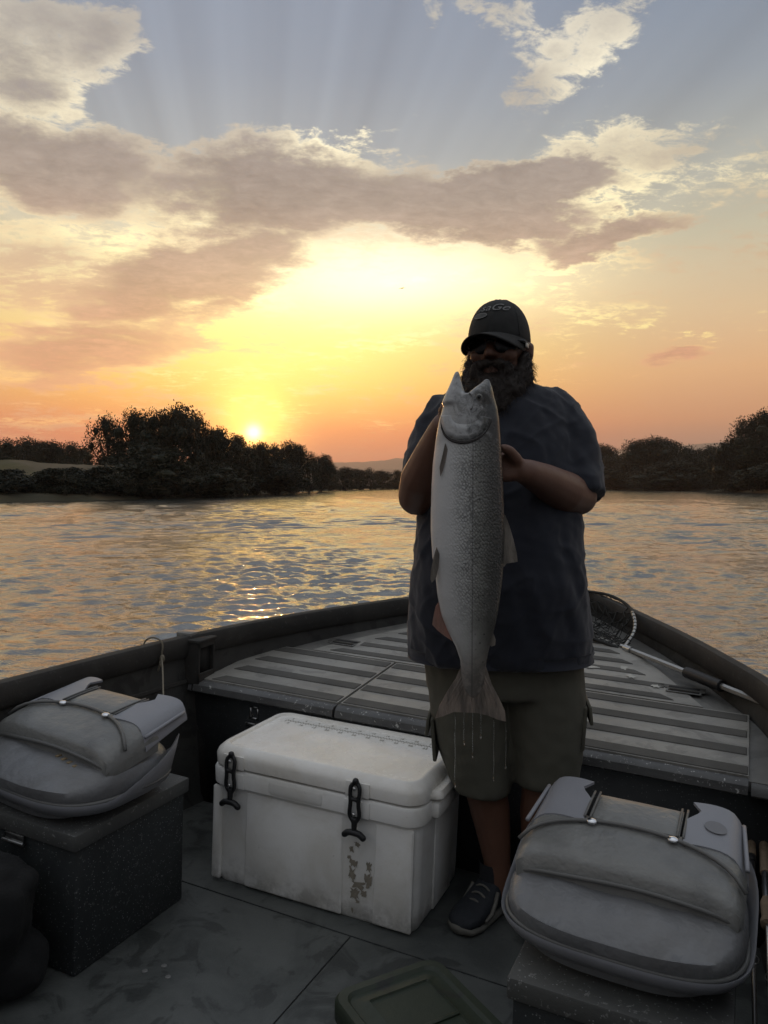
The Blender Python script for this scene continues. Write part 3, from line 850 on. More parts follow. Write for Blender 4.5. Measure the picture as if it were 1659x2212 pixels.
# ------------------------------------------------------------------ folding boat seats
M_shell = mat('seat_plastic', (.245, .250, .272), .42, var=.12, vscale=8, bump=.05, bscale=200)
M_vinyl = mat('grey_vinyl', (.180, .181, .172), .34, var=.3, vscale=9, bump=.45, bscale=26, col2=(.125, .126, .122), c2scale=6, c2lo=.45, c2hi=.7)
M_vinyl2 = mat('grey_vinyl_cushion', (.150, .153, .158), .36, var=.3, vscale=8, bump=.55, bscale=22, col2=(.13, .13, .13), c2scale=5, c2lo=.45, c2hi=.7)
M_pipe = mat('vinyl_piping', (.12, .12, .115), .45)
M_foam = mat('torn_foam', (.22, .165, .095), .9, var=.3, vscale=40)
def sup(t, a, b, p=3.2):
    c, s = math.cos(t), math.sin(t)
    return (a * math.copysign(abs(c) ** (2 / p), c), b * math.copysign(abs(s) ** (2 / p), s))
def seat(label, loc, rz, torn, stain, size=1.0, wide=1.0):
    r = empty('boat_chair'); tag(r, label, 'boat chair', 'folded boat chairs'); aboard(r, loc, rz); r.scale = (size * wide, size * .94, size)
    n = 56
    # pan: y<0 is the seat front (towards the stern), y>0 the hinge side
    def rear(y): return max(0.0, min(1.0, (y + .10) / .28))
    mb = MB(); rings = []
    for (sc, z, lift) in ((.55, .0, 0), (.84, .004, 0), (.95, .014, .2), (1.0, .030, .8), (1.018, .040, 1.0), (1.015, .045, 1.0), (.992, .041, 1.0), (.965, .030, .5), (.80, .025, 0)):
        ring = []
        for k in range(n):
            x, y = sup(2 * math.pi * k / n, .240 * sc, .212 * sc)
            sx = min(1.0, max(0.0, (abs(x) - .13) / .08))
            up = rear(y) ** 1.3 * lift * (.015 + .095 * sx)
            fl = 1 + .05 * rear(y) ** 3 * lift
            ring.append((x * fl, y, z + up))
        rings.append(ring)
    mb.loft(rings); mb.build('shell', M_shell, r, ang=50)
    # lower cushion, thick and rolled at the front
    mb = MB(); rings = []
    prof = ((.90, .020), (.965, .034), (.975, .046), (.985, .062), (.975, .080), (.94, .096), (.86, .108), (.6, .114), (.2, .115))
    for sc, z in prof:
        ring = []
        for k in range(n):
            x, y = sup(2 * math.pi * k / n, .233 * sc, .205 * sc)
            fr = max(0, (-y - .05) / .15)
            droop = -.034 * fr ** 2 * (1 if sc < .95 else .25)
            ring.append((x, y - .004 - .008 * fr * (1 if .05 < z < .1 else 0), z + droop + .005 * mnoise.noise(Vector((x * 9, y * 9, 3))) * (1 if z > .05 else 0) - .0045 * max(0, mnoise.noise(Vector((x * 22, y * 14, 8)))) * (1 if z > .07 else 0)))
        rings.append(ring)
    mb.loft(rings); cu = mb.build('seat_cushion', M_vinyl2, r, ang=60)
    mb = MB(); mb.tube([(sup(2 * math.pi * k / n, .231, .203)[0], sup(2 * math.pi * k / n, .231, .203)[1] - .004, .043) for k in range(n)], .0050, 7, closed=True); mb.build('cushion_piping', M_pipe, cu)
    # folded backrest: slab hinged at the rear, front edge towards the stern
    def back_top(x, y):     # height of the upper face of the folded back
        t = (y + .075) / .245
        return .168 + .040 * t + .008 * math.sin(max(0, min(1, t)) * math.pi) - .030 * (abs(x) / .224) ** 10 - .006 * (abs(x) / .224) ** 2 - .016 * max(0, -.35 * t + .35 - .0) ** 1 * 0
    def outline(sc, y):     # half width of the back at depth y
        return .205 * sc - .010 * max(0, (-y - .10) / .07)
    mb = MB(); V = []; F = []; nx, ny = 22, 16
    def slab(mb, x0f, x1f, y0, y1, th, lift=0.0, wid=lambda y: .205, nx=26, ny=18, round_=.012):
        V = []; F = []
        for j in range(ny):
            y = y0 + (y1 - y0) * j / (ny - 1)
            ey = min(j, ny - 1 - j) / (ny - 1) * (y1 - y0)
            for i in range(nx):
                u = x0f + (x1f - x0f) * i / (nx - 1); x = u * wid(y)
                ex = min(i, nx - 1 - i) / (nx - 1) * (x1f - x0f) * .2
                e = min(abs(ex), abs(ey)); dr = round_ * (1 - min(1, e / .03)) ** 2
                V.append((x, y, back_top(x, y) + lift - dr))
        base = len(V)
        for j in range(ny):
            for i in range(nx):
                x, y, z = V[j * nx + i]; V.append((x * .985, y, z - th * (1 - .35 * (abs(x) / .21) ** 3)))
        for j in range(ny - 1):
            for i in range(nx - 1):
                a = j * nx + i; F.append((a, a + 1, a + nx + 1, a + nx)); F.append((base + a, base + a + nx, base + a + nx + 1, base + a + 1))
        ed = [i for i in range(nx)] + [j * nx + nx - 1 for j in range(1, ny)] + [(ny - 1) * nx + i for i in range(nx - 2, -1, -1)] + [j * nx for j in range(ny - 2, 0, -1)]
        for a, c in zip(ed, ed[1:] + ed[:1]): F.append((a, base + a, base + c, c))
        mb.add(V, F); return mb
    cush = slab(MB(), -1, 1, -.088, .08, .062, -.003, lambda y: .222 - .010 * max(0, (-y - .05) / .04) ** 2)
    bk = cush.build('backrest', M_vinyl, r, ang=60)
    # plastic shell of the backrest, with the two notched ears at the hinge
    for s in (-1, 1):
        V = []; F = []; nx, ny = 10, 12
        for j in range(ny):
            t = j / (ny - 1)
            xin = .055 if t < .62 else (.055 + .085 * ((t - .62) / .20) if t < .82 else .14 - .045 * ((t - .82) / .18))
            if t >= .80: xin = .128 - .020 * (t - .8) / .2
            elif t > .55: xin = .10 + .028 * (t - .55) / .25
            else: xin = .10
            y = .03 + .165 * t
            for i in range(nx):
                u = i / (nx - 1); x = xin + (.226 - .012 * t - xin) * u
                V.append((s * x, y + .012 * math.sin(u * math.pi), back_top(x, min(y, .16)) + .002 + .014 * t * t - .04 * max(0, u - .7) ** 2 * 6))
        base = len(V); V += [(x, y, z - .006) for x, y, z in V]
        for j in range(ny - 1):
            for i in range(nx - 1):
                a = j * nx + i
                q1 = (a, a + 1, a + nx + 1, a + nx); q2 = tuple(base + k for k in q1)
                F.append(q1 if s > 0 else q1[::-1]); F.append(q2[::-1] if s > 0 else q2)
        ed = [i for i in range(nx)] + [j * nx + nx - 1 for j in range(1, ny)] + [(ny - 1) * nx + i for i in range(nx - 2, -1, -1)] + [j * nx for j in range(ny - 2, 0, -1)]
        for a, c in zip(ed, ed[1:] + ed[:1]): F.append((a, base + a, base + c, c) if s > 0 else (c, base + c, base + a, a))
        ear = obj('back_shell', pmesh('back_shell', V, F), M_shell, r); sharp(ear, 50)
        if stain and s > 0:
            tt = lambda y: (y - .03) / .165
            Vs = [(.158, .115)] + [(.158 + .022 * math.cos(a), .115 + .022 * math.sin(a)) for a in np.linspace(0, 2 * math.pi, 21)[:-1]]
            Vs = [(x, y, back_top(x, min(y, .16)) + .0032 + .014 * tt(y) ** 2 - .04 * max(0, (x - .12) / .085 - .7) ** 2 * 6) for x, y in Vs]
            obj('round_stain', pmesh('round_stain', Vs, [(0, k, k % 20 + 1) for k in range(1, 21)]), M_stain, ear)
        # rolled lip along the outer rim of the ear
        pth = [(s * (.222 - .012 * t), .03 + .165 * t, back_top(.2, min(.03 + .165 * t, .16)) + .014 * t * t - .012) for t in np.linspace(0, .95, 8)]
        mb = MB(); mb.tube(pth, .0048, 7); mb.build('shell_lip', M_shell, ear)
    # vinyl strap between the ears
    slab(MB(), -1, 1, .055, .168, .02, .004, lambda y: .092, nx=12, ny=8, round_=.006).build('back_strap', M_vinyl, r, ang=60)
    for s in (-1, 1):
        for dx in (-.006, .006):
            mb = MB(); mb.tube([(s * .094 + dx, y, back_top(.094, y) + .0035) for y in np.linspace(.045, .168, 7)], .0028, 7); mb.build('strap_piping', M_pipe, bk)
    # piping along the flap edge and the front edge
    mb = MB(); mb.tube([(x, .042 - .055 * (abs(x) / .205) ** 2.2 * 1.2, back_top(x, .042 - .055 * (abs(x) / .205) ** 2.2) + .003) for x in np.linspace(-.222, .222, 25)], .0046, 8); mb.build('flap_piping', M_pipe, bk)
    mb = MB(); mb.tube([(x, -.091 + .012 * (abs(x) / .21) ** 6, back_top(x, -.084) - .040 + .005 * math.sin(x * 13 + 1)) for x in np.linspace(-.212, .212, 25)], .0055, 8); mb.build('edge_piping', M_pipe, bk)
    for x in (-.082, .082):
        mb = MB(); mb.ball((x, .030, back_top(x, .03) + .004), (.0115, .0115, .006)); mb.build('snap_button', M_chrome, bk)
    if torn:
        for i in range(4):
            mb = MB(); x = .05 + i * .024; mb.box((x, -.094 - .003 * i, .112 - .002 * i), (.010, .016, .005), M=None, bevel=.002); mb.build('torn_foam', M_foam, cu)
    else:
        for i in range(0):
            mb = MB(); x = .05 + i * .03; mb.tube([(x, -.105, .113), (x + .012, -.114 - .004 * i, .111), (x + .03, -.122, .109)], .002, 6); mb.build('torn_foam', M_foam, cu)
    return r
M_stain = mat('grease_mark', (.17, .17, .18), .5)
seat('folded grey boat chair on the port box, torn foam showing under its back', (-1.795, 1.612, .405), R(-6), True, False, 1.08, 1.10)
seat('folded grey boat chair on the starboard box with a round stain on one ear', (-.232, 1.618, .415), R(-1), False, True)
# ------------------------------------------------------------------ white cooler
def m_cooler(name, base, grime, top=False):
    m = bpy.data.materials.new(name); m.use_nodes = True; nt = m.node_tree; b = nt.nodes['Principled BSDF']
    tc = nt.nodes.new('ShaderNodeTexCoord'); v = tc.outputs['Object']
    f = n_noise(nt, v, 5.0, 7, .65, .6).smooth(.40, .70)
    c = n_mix(nt, f * .6, base, grime)
    zz = n_sep(nt, v)[2]
    c = n_mix(nt, (1.0 - zz.smooth(.0, .12)) * n_noise(nt, v, 16.0, 5, .7).smooth(.35, .65) * .6, c, (.22, .205, .18))
    sc = n_noise(nt, v, 60.0, 4, .7).smooth(.68, .74)
    c = n_mix(nt, sc * .5, c, (.20, .18, .15))
    nt.links.new(c, b.inputs['Base Color'])
    r = (n_noise(nt, v, 14.0, 4, .6) - .5) * .3 + (.27 if top else .42)
    nt.links.new(r.clamp().k, b.inputs['Roughness'])
    bn = nt.nodes.new('ShaderNodeBump'); bn.inputs['Strength'].default_value = .12; bn.inputs['Distance'].default_value = .003
    nt.links.new(n_noise(nt, v, 180.0, 2, .6).k, bn.inputs['Height']); nt.links.new(bn.outputs[0], b.inputs['Normal'])
    return m
M_cool = m_cooler('cooler_white', (.82, .81, .78), (.62, .59, .52))
M_lid = m_cooler('cooler_lid_white', (.84, .82, .77), (.66, .61, .52), True)
M_rubber = mat('black_rubber', (.012, .012, .013), .5)
M_glue = mat('label_residue', (.27, .24, .19), .8, var=.4, vscale=60)
M_emb = mat('embossed_mark', (.40, .38, .33), .6)
def text_mesh(s, size, extrude=.0004, shear=0.0, sx=1.0):
    c = bpy.data.curves.new('t', 'FONT'); c.body = s; c.size = size; c.extrude = extrude; c.align_x = 'CENTER'; c.align_y = 'CENTER'; c.shear = shear; c.resolution_u = 3
    o = bpy.data.objects.new('t', c); COL.objects.link(o)
    dg = bpy.context.evaluated_depsgraph_get(); me = bpy.data.meshes.new_from_object(o.evaluated_get(dg))
    bpy.data.objects.remove(o); bpy.data.curves.remove(c)
    me.transform(Matrix.Diagonal((sx, 1, 1, 1))); return me
def rbox_rings(a, b, cut, levels, n=10):
    """rounded-rectangle rings; levels = [(inset, z)]"""
    out = []
    for ins, z in levels:
        ring = []; A, B = a - ins, b - ins; c = max(.004, cut - ins * .6)
        for cx, cy, t0 in ((A - c, B - c, 0), (-A + c, B - c, 90), (-A + c, -B + c, 180), (A - c, -B + c, 270)):
            for k in range(n + 1):
                t = R(t0 + 90 * k / n); ring.append((cx + c * math.cos(t), cy + c * math.sin(t), z))
        out.append(ring)
    return out
def build_cooler():
    r = empty('cooler'); tag(r, 'white hard sided fishing cooler with black rubber latches on the boat floor', 'cooler')
    W, D, H = .364, .212, .45
    aboard(r, (-1.215, 1.978 + D, 0), R(1.2))
    mb = MB(); mb.loft(rbox_rings(W - .006, D - .008, .045, [(.020, .003), (.012, 0.0), (.005, .010), (.003, .05), (.0, .30), (.0, .335)])); body = mb.build('body', M_cool, r, ang=40)
    # upper rim of the body
    mb = MB(); mb.loft(rbox_rings(W, D, .055, [(.008, .318), (-.006, .326), (-.008, .372), (-.004, .380), (.01, .381)])); mb.build('rim', M_cool, r, ang=40)
    # raised panels on the front between the latch channels
    for x0, x1 in ((-.232, .118), (.222, .345), (-.36, -.325)):
        mb = MB(); mb.loft(rbox_rings((x1 - x0) / 2, .153, .006, [(.0, 0), (.0, .006), (.005, .010)])); 
        M = Matrix.Translation(((x0 + x1) / 2, -D + .0145, .160)) @ Matrix.Rotation(R(90 - .5), 4, 'X')
        mb.v = [tuple(M @ Vector(p)) for p in mb.v]; mb.build('front_panel', M_cool, body, ang=40)
    # grip recess on the front rim
    mb = MB(); mb.loft(rbox_rings(.095, .020, .012, [(.0, 0), (.0, .004), (.006, .006)])); M = Matrix.Translation((-.045, -D - .004, .352)) @ Matrix.Rotation(R(90), 4, 'X')
    mb.v = [tuple(M @ Vector(p)) for p in mb.v]; mb.build('grip_pad', M_cool, body, ang=40)
    for sx in (-1, 1):          # side handles
        mb = MB(); mb.box((sx * (W + .012), 0, .352), (.035, .26, .05), bevel=.012); mb.build('side_handle', M_cool, r, ang=40)
        mb = MB(); mb.box((sx * (W - .010), .02, .16), (.014, .16, .30), bevel=.006); mb.build('side_panel', M_cool, body, ang=40)
        mb = MB(); mb.loft(rbox_rings(.05, .13, .02, [(0, .385), (-.004, .39), (-.004, .40), (.004, .412)])); mb.v = [(x + sx * (W - .015), y, z) for x, y, z in mb.v]; mb.build('lid_tab', M_lid, r, ang=40)
    # lid: chamfered slab with a recessed top
    mb = MB(); mb.loft(rbox_rings(W, D, .06, [(.012, .3845), (-.004, .388), (-.006, .418), (.0, .432), (.016, .447), (.024, .4492), (.030, .4485), (.034, .4415), (.10, .4415)])); lid = mb.build('lid', M_lid, r, ang=40)
    # ruler along the back of the lid
    mb = MB(); x = -.29; i = 0
    while x < .295:
        l = .012 if i % 4 == 0 else (.009 if i % 2 == 0 else .006)
        mb.box((x, .128 - l / 2, .4420), (.0016, l, .0012)); mb.box((x + .003, .128 + l / 2 + .001, .4420), (.0014, l, .0012)); x += .0105; i += 1
    mb.box((0, .128, .4420), (.585, .0012, .0012)); rul = mb.build('ruler_scale', M_emb, lid); rul['kind'] = 'stuff'
    for i in range(11):
        tm = text_mesh(str(5 * (i + 1)), .018); o = obj('ruler_number', tm, M_emb, lid, False); o.location = (-.27 + .0525 * i, .104, .4422)
        tm = text_mesh(str(2 * (i + 1)), .015); o = obj('ruler_number', tm, M_emb, lid, False); o.location = (-.275 + .0535 * i, .151, .4422)
    # latches
    for cx in (-.272, .168):
        for nm, c, s in (('latch_channel', (cx, -D - .0085, .408), (.078, .006, .044)), ('latch_channel', (cx, -D - .0095, .350), (.082, .006, .048))):
            mb = MB(); mb.box(c, s, bevel=.002); mb.build(nm, M_lid if c[2] > .4 else M_cool, r, ang=40)
        lt = empty('latch'); lt.parent = r; lt.location = (cx, -D - .016, .372)
        mb = MB()
        for sx in (-1, 1): mb.tube(smoothpath([(sx * .004, -.004, .060), (sx * .015, -.008, .045), (sx * .013, -.010, .0), (sx * .016, -.008, -.035), (sx * .005, -.006, -.055)], 4), .0068, 8)
        mb.capsule([(0, -.004, .062), (0, -.006, .066)], .010, 10); mb.capsule([(-.008, -.01, .012), (.008, -.01, .012)], .006, 8)
        mb.capsule([(0, -.006, -.05), (0, -.008, -.085)], [.010, .008], 10)
        obj('rubber_strap', remesh(mb.mesh('m'), .0028, 3), M_rubber, lt)
        mb = MB(); mb.capsule(smoothpath([(-.030, -.008, -.098), (-.015, -.010, -.088), (.015, -.010, -.088), (.030, -.008, -.098)], 4), .0095, 10); mb.build('pull_tab', M_rubber, lt)
        mb = MB(); mb.ball((0, -.014, .045), (.006, .004, .006)); mb.build('latch_pin', M_steel, lt); 
        mb = MB(); mb.ball((0, -.014, -.032), (.006, .004, .006)); mb.build('latch_pin', M_steel, lt)
    # torn label on the front: flat flakes of residue
    rr = random.Random(12)
    flakes = [(.155, .175, .030, .026), (.150, .140, .026, .040), (.172, .110, .05, .024), (.160, .085, .036, .036), (.205, .135, .022, .050), (.205, .175, .018, .03), (.190, .090, .02, .018), (.147, .215, .016, .02), (.165, .235, .02, .016), (.140, .19, .012, .012), (.172, .060, .016, .01), (.155, .03, .008, .016), (.138, .27, .01, .012)]
    for cx, cz, w, h in flakes:
        pts = []
        for k in range(22):
            t = 2 * math.pi * k / 22; q = rr.uniform(.45, 1.25)
            x, z = sup(t, w / 2 * q, h / 2 * q, 4); pts.append((cx + x, cz + z))
        yb = lambda z: -D + .0080 + (.30 - z) * .012 - .0016
        o = obj('label_residue', pmesh('label_residue', [(x, yb(z) - .0006 + (.0055 if False else 0), z) for x, z in pts], [tuple(range(22))]), M_glue, body, False)
    return r
build_cooler()

# ------------------------------------------------------------------ green tote, black bag, rope
M_green = mat('green_plastic', (.016, .024, .013), .55, var=.25, vscale=9, bump=.08, bscale=120, col2=(.010, .012, .009), c2scale=10, c2lo=.58, c2hi=.66)
def build_tote():
    r = empty('tote'); tag(r, 'dark green plastic tote with a recessed lid on the near floor', 'tote')
    L = Vector((-.752, 1.31, .30)); T = Vector((-.615, 1.512, .30)); u = (T - L).normalized(); ang = math.atan2(u.y, u.x)
    w, d = .26, .38                     # along u, and towards the stern
    c = (L + T) / 2 + Vector((u.y, -u.x, 0)) * (d / 2)
    aboard(r, (c.x, c.y, 0), ang)
    mb = MB(); mb.loft(rbox_rings(w / 2 - .012, d / 2 - .012, .03, [(.03, 0), (.02, .01), (.0, .25), (0, .262)])); mb.build('body', M_green, r, ang=40)
    mb = MB(); mb.loft(rbox_rings(w / 2, d / 2, .04, [(.004, .255), (0, .26), (0, .292), (.006, .300), (.022, .300), (.028, .294), (.034, .294), (.05, .296), (.06, .300), (.062, .2965)])); mb.build('lid', M_green, r, ang=40)
    mb = MB(); mb.box((.02, .02, .2985), (.10, .008, .004), bevel=.001); mb.box((-.02, -.07, .2985), (.12, .008, .004), bevel=.001); mb.build('lid_rib', M_green, r)
    mb = MB(); mb.tube([(-w / 2 - .012, d / 2 - .06, .24), (-w / 2 - .02, d / 2 - .12, .18), (-w / 2 - .012, d / 2 - .18, .24)], .005, 8); mb.build('bail_handle', M_steel, r)
build_tote()
M_cloth = mat('black_cloth', (.0045, .0047, .005), .9, var=.4, vscale=10, bump=.3, bscale=150)
M_strap = mat('grey_webbing', (.06, .065, .066), .85, var=.3, vscale=60, bump=.4, bscale=300)
def build_bag():
    r = empty('duffel_bag'); tag(r, 'slumped black cloth bag against the port seat box', 'bag'); aboard(r, (-1.83, 1.17, 0), R(2))
    mb = MB()
    for c, s in (((-.02, .06, .17), (.26, .14, .17)), ((.12, .08, .20), (.13, .11, .16)), ((-.15, .05, .22), (.12, .13, .17)), ((.17, .12, .09), (.09, .08, .09)), ((.05, -.04, .08), (.18, .12, .08)), ((.10, .13, .30), (.14, .05, .05))): mb.ball(c, s)
    me = remesh(mb.mesh('b'), .012, 6)
    displace(me, lambda p: .016 * mnoise.noise(p * 9) + .008 * mnoise.noise(p * 24))
    obj('cloth_body', me, M_cloth, r)
    mb = MB(); pts = smoothpath([(.16, -.02, .03), (.10, -.10, .012), (.02, -.16, .02), (-.05, -.22, .012), (-.12, -.26, .012)], 8)
    mb.tube(pts, .020, 8, flat=.18); mb.build('webbing_strap', M_strap, r)
build_bag()
M_rope = mat('rope', (.20, .175, .13), .85, var=.35, vscale=120, bump=.5, bscale=400)
def build_rope():
    r = empty('rope'); tag(r, 'thin pale rope knotted over the port gunwale and hanging behind the seat', 'rope'); aboard(r)
    gx = side_x(2.26, True)
    loop = [(gx + .015, 2.24, .560), (gx + .028, 2.245, .63), (gx + .022, 2.25, .672), (gx - .03, 2.255, .682), (gx - .075, 2.26, .65), (gx - .07, 2.265, .56)]
    mb = MB(); mb.tube(smoothpath(loop, 6), .0034, 7); mb.build('gunwale_loop', M_rope, r)
    mb = MB(); mb.ball((gx + .03, 2.245, .61), (.010, .010, .016)); mb.ball((gx + .032, 2.235, .592), (.007, .007, .013)); mb.build('knot', M_rope, r)
    fall = [(gx + .03, 2.242, .615), (gx + .09, 2.18, .598), (gx + .20, 2.06, .570), (gx + .30, 1.95, .555), (gx + .345, 1.90, .552), (gx + .36, 1.86, .54)]
    mb = MB(); mb.tube(smoothpath(fall, 8), .0030, 7); mb.build('falling_line', M_rope, r)
build_rope()

# ------------------------------------------------------------------ fishing rods
M_cork = mat('cork', (.20, .145, .095), .85, var=.35, vscale=60, bump=.3, bscale=150)
M_blank = mat('rod_blank', (.05, .045, .04), .25, spec=.6)
M_sil = mat('silver_fitting', (.5, .5, .5), .28, metal=1.0)
def rod(label, x, z, ybutt, pale, lean=0.0):
    r = empty('fishing_rod'); tag(r, label, 'fishing rod', 'rods stowed along the starboard side'); aboard(r, (x, ybutt, z), lean)
    # local -y runs towards the stern (tip)
    def lathe(name, prof, m):
        mb = MB(); mb.tube([(0, -y, 0) for y, _ in prof], [q for _, q in prof], 12); return mb.build(name, m, r, ang=40)
    lathe('butt_cap', [(-.012, .008), (-.008, .0125), (.02, .0125)], M_cork if pale else M_rubber)
    lathe('rear_grip', [(.02, .012), (.05, .0135), (.12, .0125), (.17, .013), (.185, .011)], M_cork)
    lathe('grip_band', [(.185, .0128), (.215, .0132), (.22, .0115)], M_rubber if not pale else M_cork)
    lathe('reel_seat', [(.22, .0095), (.30, .0098), (.36, .0095)], M_rubber if not pale else M_sil)
    lathe('fore_grip', [(.36, .0105), (.38, .0145), (.43, .0135), (.46, .0115), (.465, .015), (.485, .0155), (.49, .006)], M_cork)
    bl = lathe('blank', [(.49, .0055), (.9, .0048), (1.5, .0038), (2.2, .0022), (2.9, .0012)], M_sil if pale else M_blank)
    for k, y in enumerate((.72, 1.05, 1.42)):
        mb = MB(); n = 14; rr = .010 - .0015 * k
        mb.tube([(rr * math.cos(2 * math.pi * i / n), -y, .014 - .002 * k + rr * math.sin(2 * math.pi * i / n)) for i in range(n)], .0012, 6, closed=True); mb.tube([(0, -y - .012, .004), (0, -y, .008)], .0012, 5); mb.build('line_guide', M_sil, bl)
    return r
rod('silver fishing rod with mottled cork grip, middle of the starboard rods', .046, .305, 2.47, True)
rod('dark fishing rod with black grip band, partly behind the starboard seat', .012, .30, 2.53, False, R(.3))
rod('fishing rod at the picture edge against the starboard side', .082, .31, 2.46, False, R(-.4))

# ------------------------------------------------------------------ landing net
M_netcord = mat('net_cord', (.022, .022, .02), .85)
M_alu = mat('brushed_aluminium', (.40, .40, .385), .42, metal=1.0, var=.15, vscale=40)
def build_net():
    r = empty('landing_net'); tag(r, 'landing net with aluminium handle lying along the starboard bow gunwale', 'landing net'); aboard(r)
    A = Vector((-.487, 3.49, .600)); Bn = Vector((.10, 2.80, .605))
    dirn = (Bn - A).normalized()
    def seg(a, b, rad, name, m, n=8, fl=1.0):
        mb = MB(); mb.tube([A + dirn * a, A + dirn * b], rad, n, flat=fl); return mb.build(name, m, r, ang=40)
    seg(-.06, .46, .0115, 'handle', M_alu, 6); seg(.40, .60, .022, 'grip', M_rubber, 12); seg(.60, 1.15, .0115, 'handle', M_alu, 6)
    seg(-.03, .02, .016, 'yoke', M_sil, 10)
    # hoop: one arm lifts on to the gunwale, the other stays on the deck
    hoop = smoothpath([A + Vector((-.02, .03, .006)), (-.478, 3.565, .665), (-.492, 3.66, .715), (-.56, 3.86, .745), (-.70, 4.02, .76), (-.90, 4.06, .745), (-1.02, 3.92, .70), (-1.0, 3.76, .655), (-.85, 3.63, .632), (-.68, 3.56, .620), A + Vector((-.05, .03, -.006))], 9)
    mb = MB(); mb.tube(hoop, .0075, 8); mb.build('hoop', M_netcord, r)
    mb = MB(); mb.tube(hoop[:22], .0082, 8); mb.build('hoop_arm', M_alu, r)
    # black lashing wound on the hoop
    for i in range(4, 22, 2):
        mb = MB(); a, b = hoop[i], hoop[i].lerp(hoop[i + 1], .45); mb.tube([a, b], .0092, 7); mb.build('lashing', M_netcord, r)
    # the bag: knotted mesh hanging from the hoop and folded over the gunwale
    mb = MB(); n = 30; m = 9
    H = [hoop[int(i * (len(hoop) - 1) / n)] for i in range(n)]
    c0 = sum(H, Vector()) / n
    P = {}
    rg = random.Random(8)
    for j in range(m + 1):
        t = j / m
        for i in range(n):
            h = H[i]; q = h.lerp(c0 + Vector((0, .0, 0)), t * .82)
            sag = -.17 * math.sin(t * math.pi * .5) * (.55 + .45 * rg.random())
            z = max(h.z + sag + .02 * rg.uniform(-1, 1), dz(q.y) + .016)
            P[i, j] = Vector((q.x + .012 * rg.uniform(-1, 1), q.y + .012 * rg.uniform(-1, 1), z if j else h.z))
    for j in range(m):
        for i in range(n):
            k = (i + (1 if j % 2 else 0)) % n; k2 = (i + (0 if j % 2 else -1)) % n
            for a, b in ((P[i, j], P[i, j + 1]), (P[i, j], P[(i + (1 if j % 2 == 0 else -1)) % n, j + 1])):
                mid = a.lerp(b, .5) + Vector((0, 0, -.006)); mb.tube([a, mid, b], .0021, 4, cap=False)
    o = mb.build('netting', M_netcord, r); o['kind'] = 'stuff'
build_net()
# ------------------------------------------------------------------ the angler
M_skin = mat('skin', (.145, .070, .045), .5, var=.15, vscale=14, bump=.1, bscale=220)
M_shirt = mat('navy_shirt', (.011, .0135, .023), .85, var=.12, vscale=5, bump=.18, bscale=420, sheen=.2)
M_short = mat('khaki_shorts', (.085, .082, .062), .85, var=.12, vscale=6, bump=.18, bscale=380)
M_cap = mat('black_cap', (.014, .014, .013), .8, var=.15, vscale=20, bump=.2, bscale=400)
M_logo = mat('grey_thread', (.17, .17, .165), .6)
M_lens = mat('dark_lens', (.006, .006, .007), .25, spec=.35)
M_temple = mat('pale_temple', (.55, .52, .46), .35)
M_hair = mat('beard_hair', (.020, .013, .009), .65, var=.3, vscale=30)
M_shoe = mat('dark_shoe', (.014, .017, .022), .75, var=.3, vscale=30, bump=.3, bscale=200)
M_sole = mat('pale_sole', (.12, .115, .10), .7, var=.2, vscale=30)
M_sock = mat('dark_sock', (.016, .017, .02), .9)

MAN = Vector((-.68, 2.23, -.008)); MROT = R(16.8)
person = empty('person', MAN, MROT)
tag(person, 'bearded man in cap, sunglasses, navy shirt and khaki shorts holding up a salmon', 'person')

def hand(mb, wrist, d, n, s, curl, thumb, sc=1.0):
    """palm along d, palm faces n, index side towards s"""
    d = Vector(d).normalized(); n = Vector(n); n = (n - d * n.dot(d)).normalized(); s = Vector(s); s = (s - d * s.dot(d) - n * s.dot(n)).normalized()
    w = Vector(wrist)
    for k, off in enumerate((.026, .009, -.009, -.026)):      # metacarpals
        mb.capsule([w + s * off * .45 * sc, w + d * .045 * sc + s * off * .85 * sc, w + d * .088 * sc + s * off * sc], [.017 * sc, .017 * sc, .0125 * sc], 9)
    for k, (off, L) in enumerate(((.028, .040), (.0095, .045), (-.0095, .042), (-.028, .034))):
        p = w + d * .088 * sc + s * off * sc; ang = 0; pts = [p]; dd = d.copy()
        for j, f in enumerate((1.0, .68, .52)):
            ang += curl[j]; dd = d * math.cos(ang) + n * math.sin(ang) + s * off * .6; dd.normalize()
            p = p + dd * L * f * sc; pts.append(p)
        mb.capsule(pts, [.0110 * sc, .0100 * sc, .0090 * sc, .0078 * sc], 9)
    mb.capsule([w + d * .018 * sc + s * .018 * sc] + [Vector(t) for t in thumb], [.018 * sc, .0165 * sc, .0150 * sc, .0125 * sc][:len(thumb) + 1], 9)

